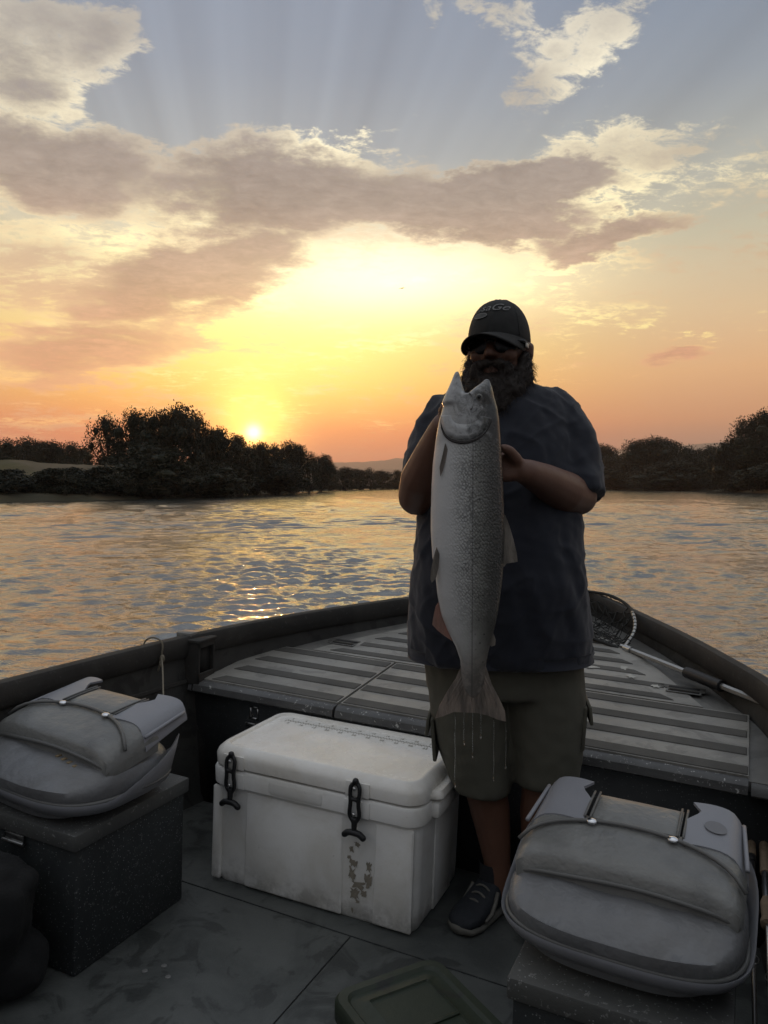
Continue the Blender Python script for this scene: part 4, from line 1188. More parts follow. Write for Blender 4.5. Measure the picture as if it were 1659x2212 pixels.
def build_body():
    mb = MB()
    # head, facing slightly to the left of the camera
    yaw = Matrix.Translation((0, -.01, 0)) @ Matrix.Rotation(R(-14), 4, 'Z')
    HB = MB()
    HB.ball((0, 0, 1.735), (.083, .100, .112), u=20, v=14); HB.ball((0, -.030, 1.665), (.070, .070, .075)); HB.ball((0, -.060, 1.625), (.048, .042, .036))
    HB.ball((0, -.083, 1.735), (.060, .022, .016))                                   # brow
    HB.capsule([(0, -.094, 1.735), (0, -.106, 1.715), (0, -.118, 1.696)], [.009, .012, .016], 10); HB.ball((-.014, -.104, 1.692), (.010, .012, .009)); HB.ball((.014, -.104, 1.692), (.010, .012, .009))
    for sx in (-1, 1):
        HB.ball((sx * .045, -.073, 1.695), (.026, .024, .024)); HB.ball((sx * .089, .006, 1.708), (.012, .020, .032)); HB.ball((sx * .092, .004, 1.722), (.011, .019, .016))
    HB.capsule([(-.022, -.094, 1.653), (0, -.100, 1.655), (.022, -.092, 1.653)], .006, 8); HB.capsule([(-.018, -.092, 1.641), (0, -.098, 1.640), (.018, -.090, 1.642)], .0065, 8)
    mb.add([yaw @ Vector(v) for v in HB.v], HB.f)
    mb.capsule([(0, .01, 1.66), (0, .015, 1.56), (0, .02, 1.50)], [.066, .072, .085], 16)
    # trunk
    n = 26
    def ring(z, a, b, cy=0.0): return [(a * math.cos(2 * math.pi * k / n), cy + b * math.sin(2 * math.pi * k / n), z) for k in range(n)]
    mb.loft([ring(.74, .19, .14), ring(.86, .235, .17, -.01), ring(1.05, .240, .185, -.03), ring(1.22, .225, .165, -.01), ring(1.38, .215, .145), ring(1.50, .185, .11, .01), ring(1.565, .11, .08, .015)])
    for s in (-1, 1): mb.ball((s * .160, .012, 1.49), (.055, .055, .055))
    # viewer-left arm: elbow low, forearm raised to the gills
    SL, EL, WL = Vector((-.162, .03, 1.46)), Vector((-.236, -.115, 1.285)), Vector((-.146, -.300, 1.475))
    mb.capsule([SL, SL.lerp(EL, .5) + Vector((-.012, 0, 0)), EL], [.058, .056, .052], 14)
    mb.capsule([EL, EL.lerp(WL, .3) + Vector((-.006, 0, -.006)), EL.lerp(WL, .7), WL], [.056, .062, .048, .034], 14)
    hand(mb, WL + Vector((-.004, -.004, .006)), (.85, -.1, .12), (.1, -.9, .2), (-.4, -.2, .9), (.3, .7, .6), [WL + Vector((.0, -.02, .040)), WL + Vector((.012, -.028, .060)), WL + Vector((.024, -.032, .075))], .82)
    # viewer-right arm: forearm across, hand under the back of the fish
    SR, ER, WR = Vector((.190, .02, 1.50)), Vector((.226, -.065, 1.285)), Vector((.072, -.312, 1.352))
    mb.capsule([SR, SR.lerp(ER, .5) + Vector((.014, 0, 0)), ER], [.058, .056, .052], 14)
    mb.capsule([ER, ER.lerp(WR, .3) + Vector((0, 0, -.006)), ER.lerp(WR, .7), WR], [.056, .060, .046, .035], 14)
    hand(mb, WR + Vector((-.010, -.008, .004)), (-.97, -.18, .16), (.05, -1, 0), (.1, 0, 1), (.12, .25, .2), [WR + Vector((-.028, -.030, .034)), WR + Vector((-.046, -.048, .054)), WR + Vector((-.060, -.062, .060))])
    # legs
    for pts, rr in (([(-.105, .0, .84), (-.085, -.01, .64), (-.052, -.02, .46), (-.022, .012, .32), (.0, .018, .16), (.004, .018, .07)], [.105, .092, .064, .062, .042, .040]),
                    ([(.115, .0, .84), (.135, -.01, .64), (.140, -.02, .46), (.130, .012, .32), (.122, .018, .16), (.120, .018, .07)], [.105, .092, .064, .062, .042, .040])):
        mb.capsule(smoothpath(pts, 4), np.interp(np.linspace(0, 5, 21), range(6), rr).tolist(), 14)
    mb.capsule([(.004, .03, .05), (-.05, -.04, .036), (-.085, -.09, .030)], [.034, .026, .018], 12)
    mb.capsule([(.12, .03, .05), (.13, -.06, .036), (.135, -.12, .030)], [.034, .026, .018], 12)
    me = remesh(mb.mesh('b'), .0062, 5)
    return obj('body', me, M_skin, person)
build_body()

def fold_noise(p):
    rg = 1 - abs(mnoise.noise(Vector((p.x * 7 + p.z * 5, p.y * 6, p.z * 6.5 - p.x * 3)))) * 2.2
    rg2 = 1 - abs(mnoise.noise(Vector((p.x * 13 - p.z * 9, p.y * 9 + 7, p.z * 5)))) * 2.4
    return (.0045 * max(0, rg) ** 4 + .0035 * max(0, rg2) ** 4 + .010 * mnoise.noise(Vector((p.x * 11, p.y * 9, p.z * 3.2))) + .0065 * mnoise.noise(Vector((p.x * 24 + p.z * 9, p.y * 18, p.z * 8))) + .0018 * mnoise.noise(p * 45))
def build_shirt():
    n = 34; mb = MB()
    def ring(z, a, b, cx=0.0, cy=0.0, ex=2.5):
        out = []
        for k in range(n):
            t = 2 * math.pi * k / n; x, y = sup(t, a, b, ex); out.append((cx + x, cy + y, z))
        return out
    mb.loft([ring(.806, .272, .195, .004, -.005), ring(.836, .272, .198, .003, -.01), ring(.91, .267, .205, .002, -.02), ring(1.04, .258, .212, .0, -.035), ring(1.14, .246, .205, .002, -.03), ring(1.24, .238, .19, .005, -.015),
             ring(1.36, .236, .172, .004, -.005), ring(1.46, .222, .152, 0, .0), ring(1.54, .208, .128, 0, .008), ring(1.585, .178, .105, 0, .012), ring(1.608, .140, .09, 0, .012), ring(1.625, .09, .078, 0, .012)])
    # sleeves
    mb.capsule([(-.160, .02, 1.522), (-.198, .0, 1.445), (-.214, -.045, 1.365)], [.076, .074, .072], 16)
    mb.capsule([(.166, .02, 1.527), (.206, .0, 1.45), (.218, -.03, 1.345)], [.078, .080, .084], 16)
    mb.tube([(.206, .0, 1.42), (.220, -.035, 1.33), (.228, -.055, 1.278)], [.076, .086, .086], 18)
    me = remesh(mb.mesh('s'), .007, 7)
    displace(me, fold_noise)
    sh = obj('shirt', me, M_shirt, person)
    mb = MB(); mb.loft([ring(.802, .278, .200, .004, -.005), ring(.800, .274, .196, .004, -.005), ring(.834, .274, .200, .003, -.01), ring(.838, .278, .204, .003, -.01)], cap=False); 
    hem = mb.build('hem', M_shirt, sh)
    # collar
    for s in (-1, 1):
        V = []; F = []
        for i in range(9):
            t = i / 8; a = R(80 - 165 * t)
            x = s * .082 * math.cos(a); y = .015 + .085 * math.sin(a)
            top = Vector((x, y, 1.628 - .03 * t)); out = Vector((x * 1.42, y * 1.35 - .012, 1.582 - .03 * t - .012 * t * t))
            V += [top, (top + out) / 2 + Vector((x * .18, y * .15, .016)), out, out - Vector((x * .03, y * .03, .006))]
        for i in range(8):
            for j in range(3): 
                q = (i * 4 + j, i * 4 + j + 1, i * 4 + j + 5, i * 4 + j + 4); F.append(q if s < 0 else q[::-1])
        o = obj('collar', pmesh('collar', V, F), M_shirt, sh); m = o.modifiers.new('t', 'SOLIDIFY'); m.thickness = .004
    return sh
build_shirt()

def build_shorts():
    mb = MB(); n = 24
    def ell(c, a, b): return [(c[0] + a * math.cos(2 * math.pi * k / n), c[1] + b * math.sin(2 * math.pi * k / n), c[2] + c[3] * math.cos(2 * math.pi * k / n) if len(c) > 3 else c[2]) for k in range(n)]
    mb.loft([ell((0, 0, .90), .235, .165), ell((0, 0, .80), .232, .165), ell((.012, 0, .70), .228, .15)])
    mb.loft([ell((-.090, 0, .80), .118, .140), ell((-.086, -.004, .66), .122, .125), ell((-.070, -.010, .52), .112, .112), ell((-.046, -.014, .398), .090, .100), ell((-.044, -.014, .390), .086, .096)])
    mb.loft([ell((.130, 0, .80), .122, .140), ell((.142, -.004, .66), .120, .125), ell((.146, -.008, .54), .110, .112), ell((.146, -.012, .432), .098, .100), ell((.146, -.012, .424), .094, .096)])
    me = remesh(mb.mesh('s'), .0075, 6)
    displace(me, lambda p: .006 * mnoise.noise(Vector((p.x * 12, p.y * 10, p.z * 4))) + .003 * mnoise.noise(p * 26))
    sh = obj('shorts', me, M_short, person)
    for s, x, z, c in ((1, .258, .655, (.0, 0, 0)), (-1, -.198, .60, (0, 0, 0))):
        mb = MB(); mb.box((0, 0, -.05), (.012, .13, .13), bevel=.005); o = mb.build('cargo_pocket', M_short, sh, ang=40); o.location = (x - s * .004, 0, z); o.rotation_euler = (0, R(s * 4), 0)
        mb = MB(); mb.box((0, 0, -.02), (.010, .14, .055), bevel=.004); f = mb.build('pocket_flap', M_short, o, ang=40); f.location = (s * .012, 0, .012); f.rotation_euler = (0, R(-s * 10), 0)
build_shorts()

def build_headwear():
    yaw = Matrix.Translation((0, -.01, 0)) @ Matrix.Rotation(R(-14), 4, 'Z')
    cap = empty('cap'); cap.parent = person; cap.matrix_local = Matrix.Translation((0, -.01, 0)) @ Matrix.Rotation(R(-19), 4, 'Z')
    rx, ry, rz_, zc = .0900, .108, .124, 1.742
    mb = MB(); rings = []; n = 40
    for i in range(12):
        t = i / 11 * .96; th = t * math.pi / 2
        ring = []
        for k in range(n):
            a = 2 * math.pi * k / n
            bulge = 1 + .010 * math.cos(6 * a) * math.sin(th) * -1
            fr = 1.0 + (.05 * max(0, -math.sin(a)) * math.sin(2 * th))      # tall structured front
            ring.append((rx * math.cos(th) ** .82 * math.cos(a) * bulge, ry * math.cos(th) ** .82 * math.sin(a) * bulge * fr, zc + rz_ * math.sin(th)))
        rings.append(ring)
    rings.insert(0, [(x * .97, y * .97, zc - .006) for x, y, z in rings[0]])
    mb.loft(rings); mb.build('crown', M_cap, cap)
    mb = MB(); mb.ball((0, 0, zc + rz_), (.008, .008, .005)); mb.build('top_button', M_cap, cap)
    for a in (90, 150, 210, 270, 330, 30):
        mb = MB(); mb.tube([(rx * 1.008 * math.cos(th) ** .82 * math.cos(R(a)), ry * 1.008 * math.cos(th) ** .82 * math.sin(R(a)), zc + 1.004 * rz_ * math.sin(th)) for th in np.linspace(.05, 1.45, 10)], .0012, 5); mb.build('seam', M_cap, cap)
    V = []; F = []; nu, nv = 21, 7
    for i in range(nu):
        a = R(-90 + (i - 10) * 8.2)
        for j in range(nv):
            t = j / (nv - 1)
            ext = .072 * t * math.cos((i - 10) / 10 * 1.35) ** .6
            x = (rx * .97 + ext * .10) * math.cos(a); y = (ry * .99) * math.sin(a) - ext
            droop = -.024 * (abs(x) / rx) ** 2.0 * (.55 + .9 * t) - .016 * t
            V.append((x, y, zc + .012 + droop))
    for i in range(nu - 1):
        for j in range(nv - 1): F.append((i * nv + j, (i + 1) * nv + j, (i + 1) * nv + j + 1, i * nv + j + 1))
    o = obj('brim', pmesh('brim', V, F), M_cap, cap); m = o.modifiers.new('t', 'SOLIDIFY'); m.thickness = .004; m.offset = 0
    # stitched word and oval badge, wrapped on the crown
    def wrap(me, xc, zcen, lift):
        for v in me.vertices:
            x = v.co.x + xc; z = v.co.y + zcen; h = v.co.z
            th = math.asin(max(-1, min(1, (z - zc) / rz_))); c = math.cos(th) ** .82; fr = 1 + .05 * math.sin(2 * th)
            y = -ry * c * fr * math.sqrt(max(.02, 1 - (x / (rx * c)) ** 2)) - lift - h
            v.co = (x, y, z)
        me.update()
    tm = text_mesh('saGe', .031, .0006, .25, 1.25); bm = bmesh.new(); bm.from_mesh(tm); bmesh.ops.subdivide_edges(bm, edges=bm.edges[:], cuts=1); bm.to_mesh(tm); bm.free()
    wrap(tm, .012, 1.829, .0022); obj('lettering', tm, M_logo, cap, False)
    mb = MB(); mb.tube([(.0165 * 1.35 * math.cos(t), .0075 * math.sin(t), 0) for t in np.linspace(0, 2 * math.pi, 33)[:-1]], .0012, 6, closed=True); me = mb.mesh('badge_ring'); wrap(me, -.026, 1.806, .002); obj('badge_ring', me, M_logo, cap)
    mb = MB(); mb.add([(.0155 * 1.35 * math.cos(t) * q, .0068 * math.sin(t) * q, .0004) for q in (1, .6) for t in np.linspace(0, 2 * math.pi, 25)[:-1]] + [(0, 0, .0004)], [(k, (k + 1) % 24, 24 + (k + 1) % 24, 24 + k) for k in range(24)] + [(24 + k, 24 + (k + 1) % 24, 48) for k in range(24)])
    me = mb.mesh('badge'); wrap(me, -.026, 1.806, .0022); obj('badge', me, mat('badge_fill', (.07, .07, .065), .6), cap)
    for dx in (0, .005):
        mb = MB(); mb.tube([(-.038 + dx, .012, 0), (-.033 + dx, .020, 0)], .0009, 5); me = mb.mesh('stitch_mark'); wrap(me, 0, 1.806, .002); obj('stitch_mark', me, M_logo, cap)
    # sunglasses
    sg = empty('sunglasses'); sg.parent = person; sg.matrix_local = yaw
    for s in (-1, 1):
        V = []; n = 20
        pts = [sup(2 * math.pi * k / n, .033, .026, 2.6) for k in range(n)]
        mb = MB()
        rings = []
        for sc, dy in ((1.0, 0.006), (1.0, 0.0), (.6, -.003), (.15, -.004)):
            rings.append([(s * .035 + x * sc, -.101 + dy + 4.2 * (abs(s * .035 + x * sc)) ** 2, 1.722 + z * sc - .10 * abs(x * sc) * (1 if z < 0 else 0)) for x, z in pts])
        mb.loft(rings); mb.build('lens', M_lens, sg)
        mb = MB(); mb.tube([(s * .066, -.083, 1.730), (s * .084, -.062, 1.731), (s * .091, -.02, 1.727), (s * .092, .02, 1.722)], [.004, .0055, .0045, .003], 8, flat=1.0); mb.build('temple', M_lens, sg)
        mb = MB(); mb.box((s * .0915, -.040, 1.721), (.006, .026, .013), bevel=.002); mb.build('temple_badge', M_temple, sg)
    mb = MB(); mb.tube([(-.012, -.106, 1.729), (0, -.108, 1.732), (.012, -.106, 1.729)], .004, 8); mb.build('bridge', M_lens, sg)
    # beard: a body of hair with loose curls on it
    mb = MB()
    for c, r in (((-.078, -.015, 1.668), (.022, .036, .044)), ((.078, -.015, 1.668), (.022, .036, .044)), ((-.074, -.030, 1.628), (.032, .044, .046)), ((.074, -.030, 1.628), (.032, .044, .046)), ((-.045, -.060, 1.595), (.048, .048, .052)), ((.045, -.060, 1.595), (.048, .048, .052)),
                 ((0, -.085, 1.598), (.052, .046, .046)), ((0, -.085, 1.555), (.062, .046, .055)), ((-.022, -.104, 1.666), (.028, .014, .014)), ((.022, -.104, 1.666), (.028, .014, .014)), ((-.045, -.090, 1.645), (.020, .020, .028)), ((.045, -.090, 1.645), (.020, .020, .028)), ((0, -.094, 1.622), (.04, .022, .018))): mb.ball(c, r)
    me = remesh(mb.mesh('h'), .006, 3)
    displace(me, lambda p: .006 * mnoise.noise(p * 55) + .003 * mnoise.noise(p * 130))
    me.transform(yaw); bd = obj('beard', me, M_hair, person)
    rng = random.Random(3); mb = MB(); vs = me.vertices; N_ = len(vs)
    for i in range(2600):
        v = vs[rng.randrange(N_)]; p = v.co.copy(); nrm = v.normal.copy()
        L = rng.uniform(.008, .024); dr = (nrm * 1.0 + Vector((rng.gauss(0, .5), rng.gauss(0, .5), rng.gauss(-.35, .45)))).normalized()
        u = dr.cross(Vector((rng.random(), rng.random(), rng.random()))).normalized(); pts = []
        ph = rng.uniform(0, 6.28)
        for k in range(5):
            t = k / 4; pts.append(p + dr * (L * t - .003) + u * (.0055 * math.sin(t * 6.5 + ph) * t) + Vector((0, 0, -.008 * t * t)))
        mb.tube(pts, [.00075, .0007, .0006, .0005, .0003], 3, cap=False)
    o = mb.build('beard_curls', M_hair, bd); o['kind'] = 'stuff'
build_headwear()

def build_shoes():
    for s, heel, toe in ((-1, Vector((.012, .055, 0)), Vector((-.115, -.135, 0))), (1, Vector((.118, .07, 0)), Vector((.138, -.165, 0)))):
        d = (toe - heel); L = d.length; d.normalize(); w = Vector((-d.y, d.x, 0))
        def ring(t, hw, zt, zb, n=18):
            c = heel + d * (L * t); out = []
            for k in range(n):
                a = 2 * math.pi * k / n; x, z = sup(a, hw, (zt - zb) / 2, 2.8); out.append(c + w * x + Vector((0, 0, (zt + zb) / 2 + z)))
            return out
        mb = MB(); mb.loft([ring(0, .018, .05, .018), ring(.04, .034, .085, .016), ring(.2, .042, .115, .016), ring(.34, .045, .105, .016), ring(.55, .050, .078, .016), ring(.78, .052, .060, .016), ring(.93, .042, .050, .018), ring(1.0, .018, .036, .022)])
        up = mb.build('shoe', M_shoe, person)
        mb = MB(); mb.loft([ring(-.01, .020, .026, .0), ring(.04, .040, .027, .0), ring(.34, .047, .027, .0), ring(.75, .056, .027, .0), ring(.93, .047, .030, .002), ring(1.015, .02, .034, .010)]); mb.build('sole', M_sole, up)
        for t0 in (.42, .52, .62):
            c = heel + d * (L * t0); mb = MB(); mb.tube([c + w * x + Vector((0, 0, .110 - (t0 - .34) * .13 - 18 * x * x)) for x in np.linspace(-.032, .032, 7)], .0035, 6); mb.build('lace', M_sole, up)
        for sx in (-1, 1):
            mb = MB(); mb.tube([heel + d * (L * t) + w * (sx * q) + Vector((0, 0, z)) for t, q, z in ((.36, .0455, .088), (.45, .0500, .062), (.56, .0535, .040), (.70, .0555, .034))], [.006, .007, .007, .004], 6); mb.build('side_stripe', M_sole, up)
        mb = MB(); ank = heel + d * (L * .16); mb.tube([ank + Vector((0, 0, z)) for z in (.06, .12, .155)], [.044, .045, .046], 16, cap=False); so = mb.build('sock', M_sock, person)
build_shoes()

# ------------------------------------------------------------------ the salmon
def m_fish():
    m = bpy.data.materials.new('salmon_skin'); m.use_nodes = True; nt = m.node_tree; b = nt.nodes['Principled BSDF']
    tc = nt.nodes.new('ShaderNodeTexCoord'); v = tc.outputs['Object']; x, y, z = n_sep(nt, v)
    head = z.smooth(1.40, 1.43)
    n1 = n_noise(nt, v, 26.0, 5, .65)
    f = (x + .095) / .19 + (n1 - .5) * .16
    body = n_ramp(nt, f, [(0, (.62, .62, .61)), (.30, (.54, .54, .53)), (.48, (.42, .42, .405)), (.62, (.22, .22, .20)), (.78, (.075, .073, .064)), (1, (.025, .025, .022))])
    hd = n_ramp(nt, f + (n_noise(nt, v, 46.0, 6, .75, .6) - .5) * 1.35, [(0, (.46, .46, .46)), (.40, (.34, .34, .335)), (.6, (.17, .17, .165)), (.74, (.055, .055, .05)), (1, (.022, .022, .02))])
    c = n_mix(nt, head, body, hd)
    # scales: rows of overlapping arcs
    mp = nt.nodes.new('ShaderNodeMapping'); nt.links.new(v, mp.inputs[0]); mp.inputs['Scale'].default_value = (175, 40, 135); mp.inputs['Rotation'].default_value = (0, R(45), 0)
    vo = nt.nodes.new('ShaderNodeTexVoronoi'); vo.feature = 'F1'; vo.inputs['Scale'].default_value = 1.0; vo.inputs['Randomness'].default_value = .6; nt.links.new(mp.outputs[0], vo.inputs['Vector'])
    edge = N(nt, vo.outputs['Distance']).smooth(.28, .62)
    sm = f.smooth(.22, .5) * (1.0 - head) * z.smooth(.92, 1.05)
    c = n_mix(nt, edge * sm * (n_noise(nt, v, 22.0, 4, .6).smooth(.35, .65) * .45 + .15), c, (.035, .035, .032))
    # spots on the back and tail
    v2 = nt.nodes.new('ShaderNodeTexVoronoi'); v2.inputs['Scale'].default_value = 95; nt.links.new(v, v2.inputs['Vector'])
    sp = (1.0 - N(nt, v2.outputs['Distance']).smooth(.16, .30)) * n_sep(nt, v2.outputs['Color'])[0].smooth(.5, .6) * f.smooth(.45, .75)
    c = n_mix(nt, sp * .85, c, (.012, .012, .011))
    c = n_mix(nt, (1.0 - z.smooth(.82, .93)) * .8, c, n_mix(nt, n_noise(nt, v, 30.0, 5, .7).smooth(.4, .6), (.20, .17, .145), (.09, .078, .066)))
    # lateral line
    ll = (1.0 - ((x - .012).abs()).smooth(.0006, .0022)) * (1.0 - head)
    c = n_mix(nt, ll * .55, c, (.04, .04, .04))
    nt.links.new(c, b.inputs['Base Color'])
    b.inputs['Roughness'].default_value = .38; b.inputs['Specular IOR Level'].default_value = .45; b.inputs['Coat Weight'].default_value = .5; b.inputs['Coat Roughness'].default_value = .16
    bn = nt.nodes.new('ShaderNodeBump'); bn.inputs['Strength'].default_value = .5; bn.inputs['Distance'].default_value = .003
    h = (1.0 - edge) * (sm * .9 + .1) + n_noise(nt, v, 90.0, 3, .6) * .3
    nt.links.new(h.k, bn.inputs['Height']); nt.links.new(bn.outputs[0], b.inputs['Normal'])
    return m
def m_fin(name, c1, c2, axis=(160, 20, 30)):
    m = mat(name, c1, .5, var=.35, vscale=1.0, bump=.6, bscale=1.0, aniso=axis, col2=c2, c2scale=.25, c2lo=.4, c2hi=.6); return m
M_fish = m_fish()
M_fin = m_fin('fin_grey', (.21, .185, .155), (.12, .105, .088))
M_finr = m_fin('fin_red', (.36, .17, .13), (.24, .14, .11))
M_tail = m_fin('tail_fin', (.24, .195, .16), (.11, .095, .08))
M_gill = mat('gill_slit', (.02, .014, .012), .6)
M_eye = mat('fish_eye', (.004, .004, .004), .05); M_iris = mat('fish_iris', (.16, .16, .145), .3)
FISH = Vector((-.633, 1.814, 0.0)); FS = 864.0
def fx(px_): return (px_ - 1010) / FS
def fz(py): return 1.31 + (1048 - py) / FS
ROWS = [(852, 966, 1062), (866, 960, 1068), (885, 954, 1073), (910, 947, 1077), (950, 940, 1080), (1000, 934, 1083), (1050, 931, 1086), (1100, 930, 1088), (1150, 930, 1089), (1200, 933, 1088), (1245, 940, 1086), (1290, 945, 1081), (1330, 953, 1075), (1365, 967, 1067), (1400, 985, 1058), (1430, 995, 1052), (1455, 996, 1050), (1478, 998, 1048), (1500, 1006, 1040), (1512, 1016, 1030)]
def half_thick(py):
    return float(np.interp(py, [850, 880, 920, 1000, 1100, 1200, 1300, 1365, 1430, 1478, 1512], [.028, .036, .043, .047, .049, .047, .038, .028, .018, .010, .004]))
def surf_y(px_, py):
    l = float(np.interp(py, [r[0] for r in ROWS], [r[1] for r in ROWS])); r = float(np.interp(py, [q[0] for q in ROWS], [q[2] for q in ROWS]))
    u = (px_ - (l + r) / 2) / ((r - l) / 2); return -half_thick(py) * math.sqrt(max(0, 1 - min(1, abs(u)) ** 2.2))
def build_fish():
    r = empty('salmon', FISH, R(19.2)); tag(r, 'large silver salmon with open mouth held upright by the man', 'fish')
    n = 30; mb = MB(); rings = []
    for py, l, q in ROWS:
        cx, a, t = fx((l + q) / 2), (q - l) / 2 / FS, half_thick(py)
        ring = []
        for k in range(n):
            th = 2 * math.pi * k / n; x, y = sup(th, a, t, 2.15); ring.append((cx + x, y, fz(py)))
        rings.append(ring)
    mb.loft(rings)
    # jaws
    for pts in ([(986, 803, 4), (985, 815, 8), (984, 830, 13), (983, 845, 19), (980, 872, 28)], [(1050, 820, 4), (1048, 828, 9), (1043, 838, 18), (1037, 850, 27), (1030, 885, 40)]):
        rr = []
        for px_, py, hw in pts:
            rr.append([(fx(px_) + hw / FS * math.cos(2 * math.pi * k / 16), min(.034, hw / FS * 1.25) * math.sin(2 * math.pi * k / 16), fz(py)) for k in range(16)])
        mb.loft(rr[::-1])
    me = remesh(mb.mesh('f'), .0042, 4); obj('body', me, M_fish, r)
    # gill cover edge: curved dark slit with the raised plate in front of it
    arc = [(951, 905), (954, 925), (962, 942), (976, 953), (995, 958), (1016, 956), (1036, 947), (1050, 932), (1060, 912)]
    P = smoothpath([(fx(a), surf_y(a, b) - .0005, fz(b)) for a, b in arc], 5)
    mb = MB(); mb.tube(P, [.0007 + .0034 * math.sin(math.pi * (i / (len(P) - 1)) ** .8) ** 1.5 for i in range(len(P))], 7, flat=.7); mb.build('gill_slit', M_gill, r)
    P2 = [p + Vector((0, -.0026, .0062)) for p in P]; V = [tuple(p) for p in P2]; 
    rows = [P2]
    for k in (1, 2, 3):
        rows.append([Vector((lerp_, 0, 0)) if False else Vector((fx(1005) + (p.x - fx(1005)) * (1 - .14 * k), 0, fz(898) + (p.z - fz(898)) * (1 - .2 * k))) for p in P2])
    for row in rows[1:]:
        k = rows.index(row)
        for p in row: p.y = surf_y(p.x * FS + 1010, 1048 - (p.z - 1.31) * FS) - .0028 + .0009 * k
    m_ = len(P2); V = [tuple(p) for row in rows for p in row]; F = [(i * m_ + j, i * m_ + j + 1, (i + 1) * m_ + j + 1, (i + 1) * m_ + j) for i in range(3) for j in range(m_ - 1)]
    o = obj('gill_cover', pmesh('gill_cover', V, F), M_fish, r); sm = o.modifiers.new('t', 'SOLIDIFY'); sm.thickness = .002
    # maxilla line, cheek crease
    mb = MB(); mb.tube(smoothpath([(fx(a), surf_y(a, b) - .001, fz(b)) for a, b in ((1012, 852), (1020, 862), (1020, 876), (1016, 888))], 5), .0022, 6); mb.build('jaw_bone', M_fish, r)
    e = (fx(1033), surf_y(1033, 866) - .0065, fz(862))
    mb = MB(); mb.ball(e, (.0078, .0030, .0078)); ey = mb.build('eye', M_iris, r); mb = MB(); mb.ball((e[0], e[1] - .0018, e[2]), (.0050, .0022, .0050)); mb.build('pupil', M_eye, ey)
    # mouth lining
    mb = MB(); mb.ball((fx(1005), 0, fz(862)), (.020, .018, .014)); mb.build('mouth_lining', M_gill, r)
    def fin(name, pts, m, y0, tilt=0.0, th=.0022):
        bm = bmesh.new(); vs = [bm.verts.new((fx(a), y0 + tilt * i, fz(b))) for i, (a, b) in enumerate(pts)]; f = bm.faces.new(vs)
        g = bmesh.ops.extrude_face_region(bm, geom=[f])
        for v in g['geom']:
            if isinstance(v, bmesh.types.BMVert): v.co.y += th
        bmesh.ops.triangulate(bm, faces=[f for f in bm.faces if len(f.verts) > 4]); bmesh.ops.recalc_face_normals(bm, faces=bm.faces)
        mb2 = MB(); mb2.bm(bm); o = mb2.build(name, m, r, ang=30); return o
    fin('dorsal_fin', [(1080, 1105), (1090, 1112), (1099, 1135), (1108, 1165), (1115, 1195), (1117, 1212), (1108, 1214), (1094, 1216), (1084, 1228)], M_fin, -.004)
    fin('adipose_fin', [(1058, 1362), (1066, 1368), (1071, 1382), (1070, 1394), (1062, 1397), (1054, 1390)], M_fin, -.003)
    fin('anal_fin', [(949, 1300), (941, 1312), (936, 1335), (934, 1352), (945, 1364), (962, 1377), (978, 1387), (988, 1391), (986, 1372), (970, 1350)], M_finr, -.003)
    fin('pelvic_fin', [(944, 1180), (938, 1200), (932, 1230), (931, 1250), (934, 1257), (943, 1247), (948, 1225), (950, 1195)], M_fin, -.036, .0006)
    fin('pectoral_fin', [(962, 958), (956, 985), (950, 1010), (952, 1030), (956, 1020), (962, 1000), (967, 972)], M_tail, -.0415, .0004)
    t = fin('tail_fin', [(998, 1440), (985, 1470), (966, 1500), (950, 1530), (941, 1558), (958, 1553), (980, 1543), (1005, 1543), (1030, 1543), (1055, 1548), (1075, 1556), (1094, 1560), (1092, 1538), (1080, 1512), (1064, 1482), (1050, 1440)], M_tail, -.003, 0, .004)
    for i in range(11):                      # fin rays
        a = i / 10; b0 = (1002 + 44 * a, 1458); b1 = (952 + 132 * a, 1546 - 10 * math.sin(a * math.pi))
        mb = MB(); mb.tube([(fx(b0[0]), -.003, fz(b0[1])), (fx((b0[0] + b1[0]) / 2), -.0028, fz((b0[1] + b1[1]) / 2)), (fx(b1[0]), -.0022, fz(b1[1]))], [.0019, .0014, .0005], 5); mb.build('fin_ray', M_tail, t)
    return r
build_fish()

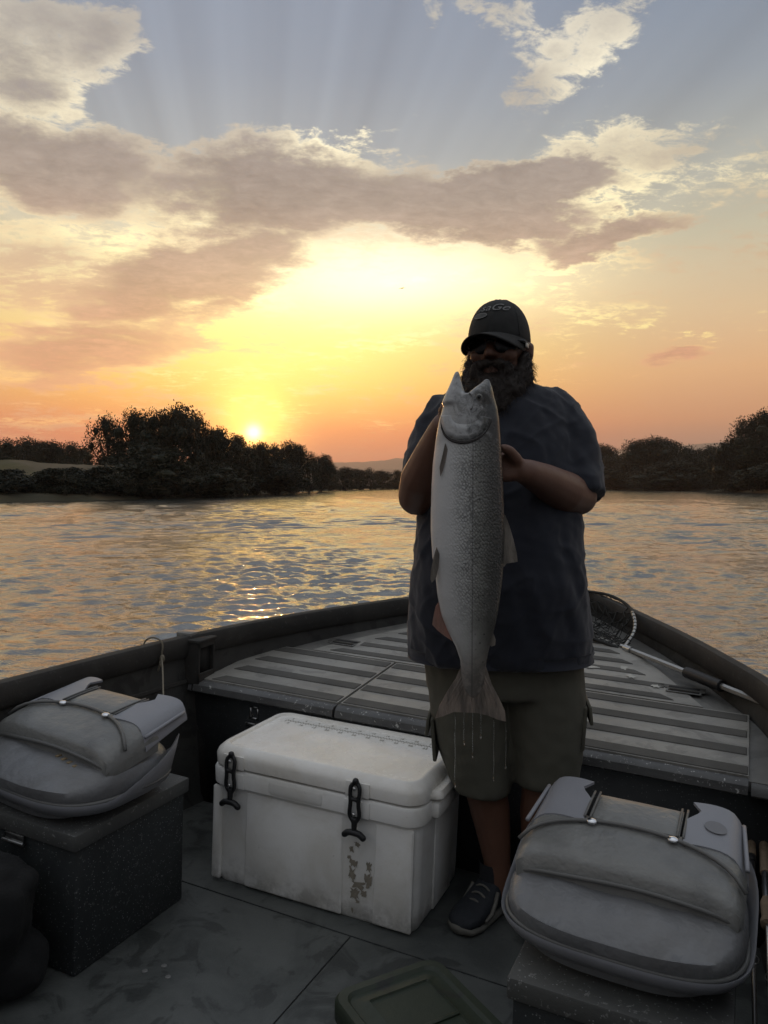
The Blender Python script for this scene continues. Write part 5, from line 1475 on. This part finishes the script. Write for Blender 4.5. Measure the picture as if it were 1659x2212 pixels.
# ------------------------------------------------------------------ drips of water running off the tail
M_drip = bpy.data.materials.new('drip'); M_drip.use_nodes = True
_b = M_drip.node_tree.nodes['Principled BSDF']; _b.inputs['Base Color'].default_value = (.9, .92, .95, 1); _b.inputs['Roughness'].default_value = .03; _b.inputs['IOR'].default_value = 1.33; _b.inputs['Transmission Weight'].default_value = 1.0
Mf = Matrix.Translation(FISH) @ Matrix.Rotation(R(19.2), 4, 'Z')
for i, (x, y0, y1, lab) in enumerate([(984, 1545, 1706, 'long water drip from the belly side of the tail'), (1003, 1540, 1612, 'short water drip next to the long one under the tail'), (1022, 1538, 1640, 'water drip from the middle of the tail edge'),
        (1040, 1540, 1596, 'shortest water drip under the tail middle'), (1068, 1552, 1690, 'water drip before the last one under the tail'), (1094, 1560, 1660, 'water drip at the back tip of the tail')]):
    e = empty('water_drip', Mf @ Vector((fx(x), 0, fz(y0))), R(19.2)); tag(e, lab, 'water drip', 'drips from the tail')
    L = (y1 - y0) / FS; mb = MB()
    mb.tube([(.0006 * math.sin(k * 1.7 + i), 0, -L * k / 8) for k in range(9)], [.0006 * (.35 + .65 * abs(math.sin(k * 1.3 + i))) for k in range(9)], 6); mb.build('thread', M_drip, e)
    mb = MB(); mb.ball((.0006 * math.sin(8 * 1.7 + i), 0, -L - .002), (.0019, .0019, .0032)); mb.build('bead', M_drip, e)

# ------------------------------------------------------------------ a bird far off
M_bird = mat('bird_dark', (.03, .025, .02), .8)
def build_bird():
    d = 60.0; p = land(px(868, d), d, hz(627, d)); r = empty('bird', p, YAW); tag(r, 'small dark bird gliding high in the bright sky', 'bird')
    mb = MB(); mb.capsule([(-.10, 0, 0), (-.02, 0, .01), (.10, 0, -.005)], [.012, .035, .014], 10); mb.build('body', M_bird, r)
    for s in (-1, 1):
        V = [(-.04, 0, .01), (.05, 0, .01), (.07, s * .16, .035), (.03, s * .30, -.01), (-.01, s * .15, .035)]
        if s < 0: V = V
        o = obj('wing', pmesh('wing', V, [(0, 1, 2, 4), (4, 2, 3)]), M_bird, r); o.rotation_euler = (0, 0, R(62)); m = o.modifiers.new('t', 'SOLIDIFY'); m.thickness = .01
build_bird()
# ------------------------------------------------------------------ evening haze over the valley
def build_haze():
    
    mb = MB(); mb.box((0, 2500, 160), (9000, 9500, 330)); o = mb.build('haze', None, None, smooth=False)
    m = bpy.data.materials.new('haze'); m.use_nodes = True; nt = m.node_tree; nt.nodes.clear()
    v = nt.nodes.new('ShaderNodeVolumePrincipled'); v.inputs['Color'].default_value = (.95, .84, .78, 1); v.inputs['Density'].default_value = .00018; v.inputs['Anisotropy'].default_value = .55
    out = nt.nodes.new('ShaderNodeOutputMaterial'); nt.links.new(v.outputs[0], out.inputs['Volume'])
    o.data.materials.append(m); tag(o, kind='stuff')
build_haze()
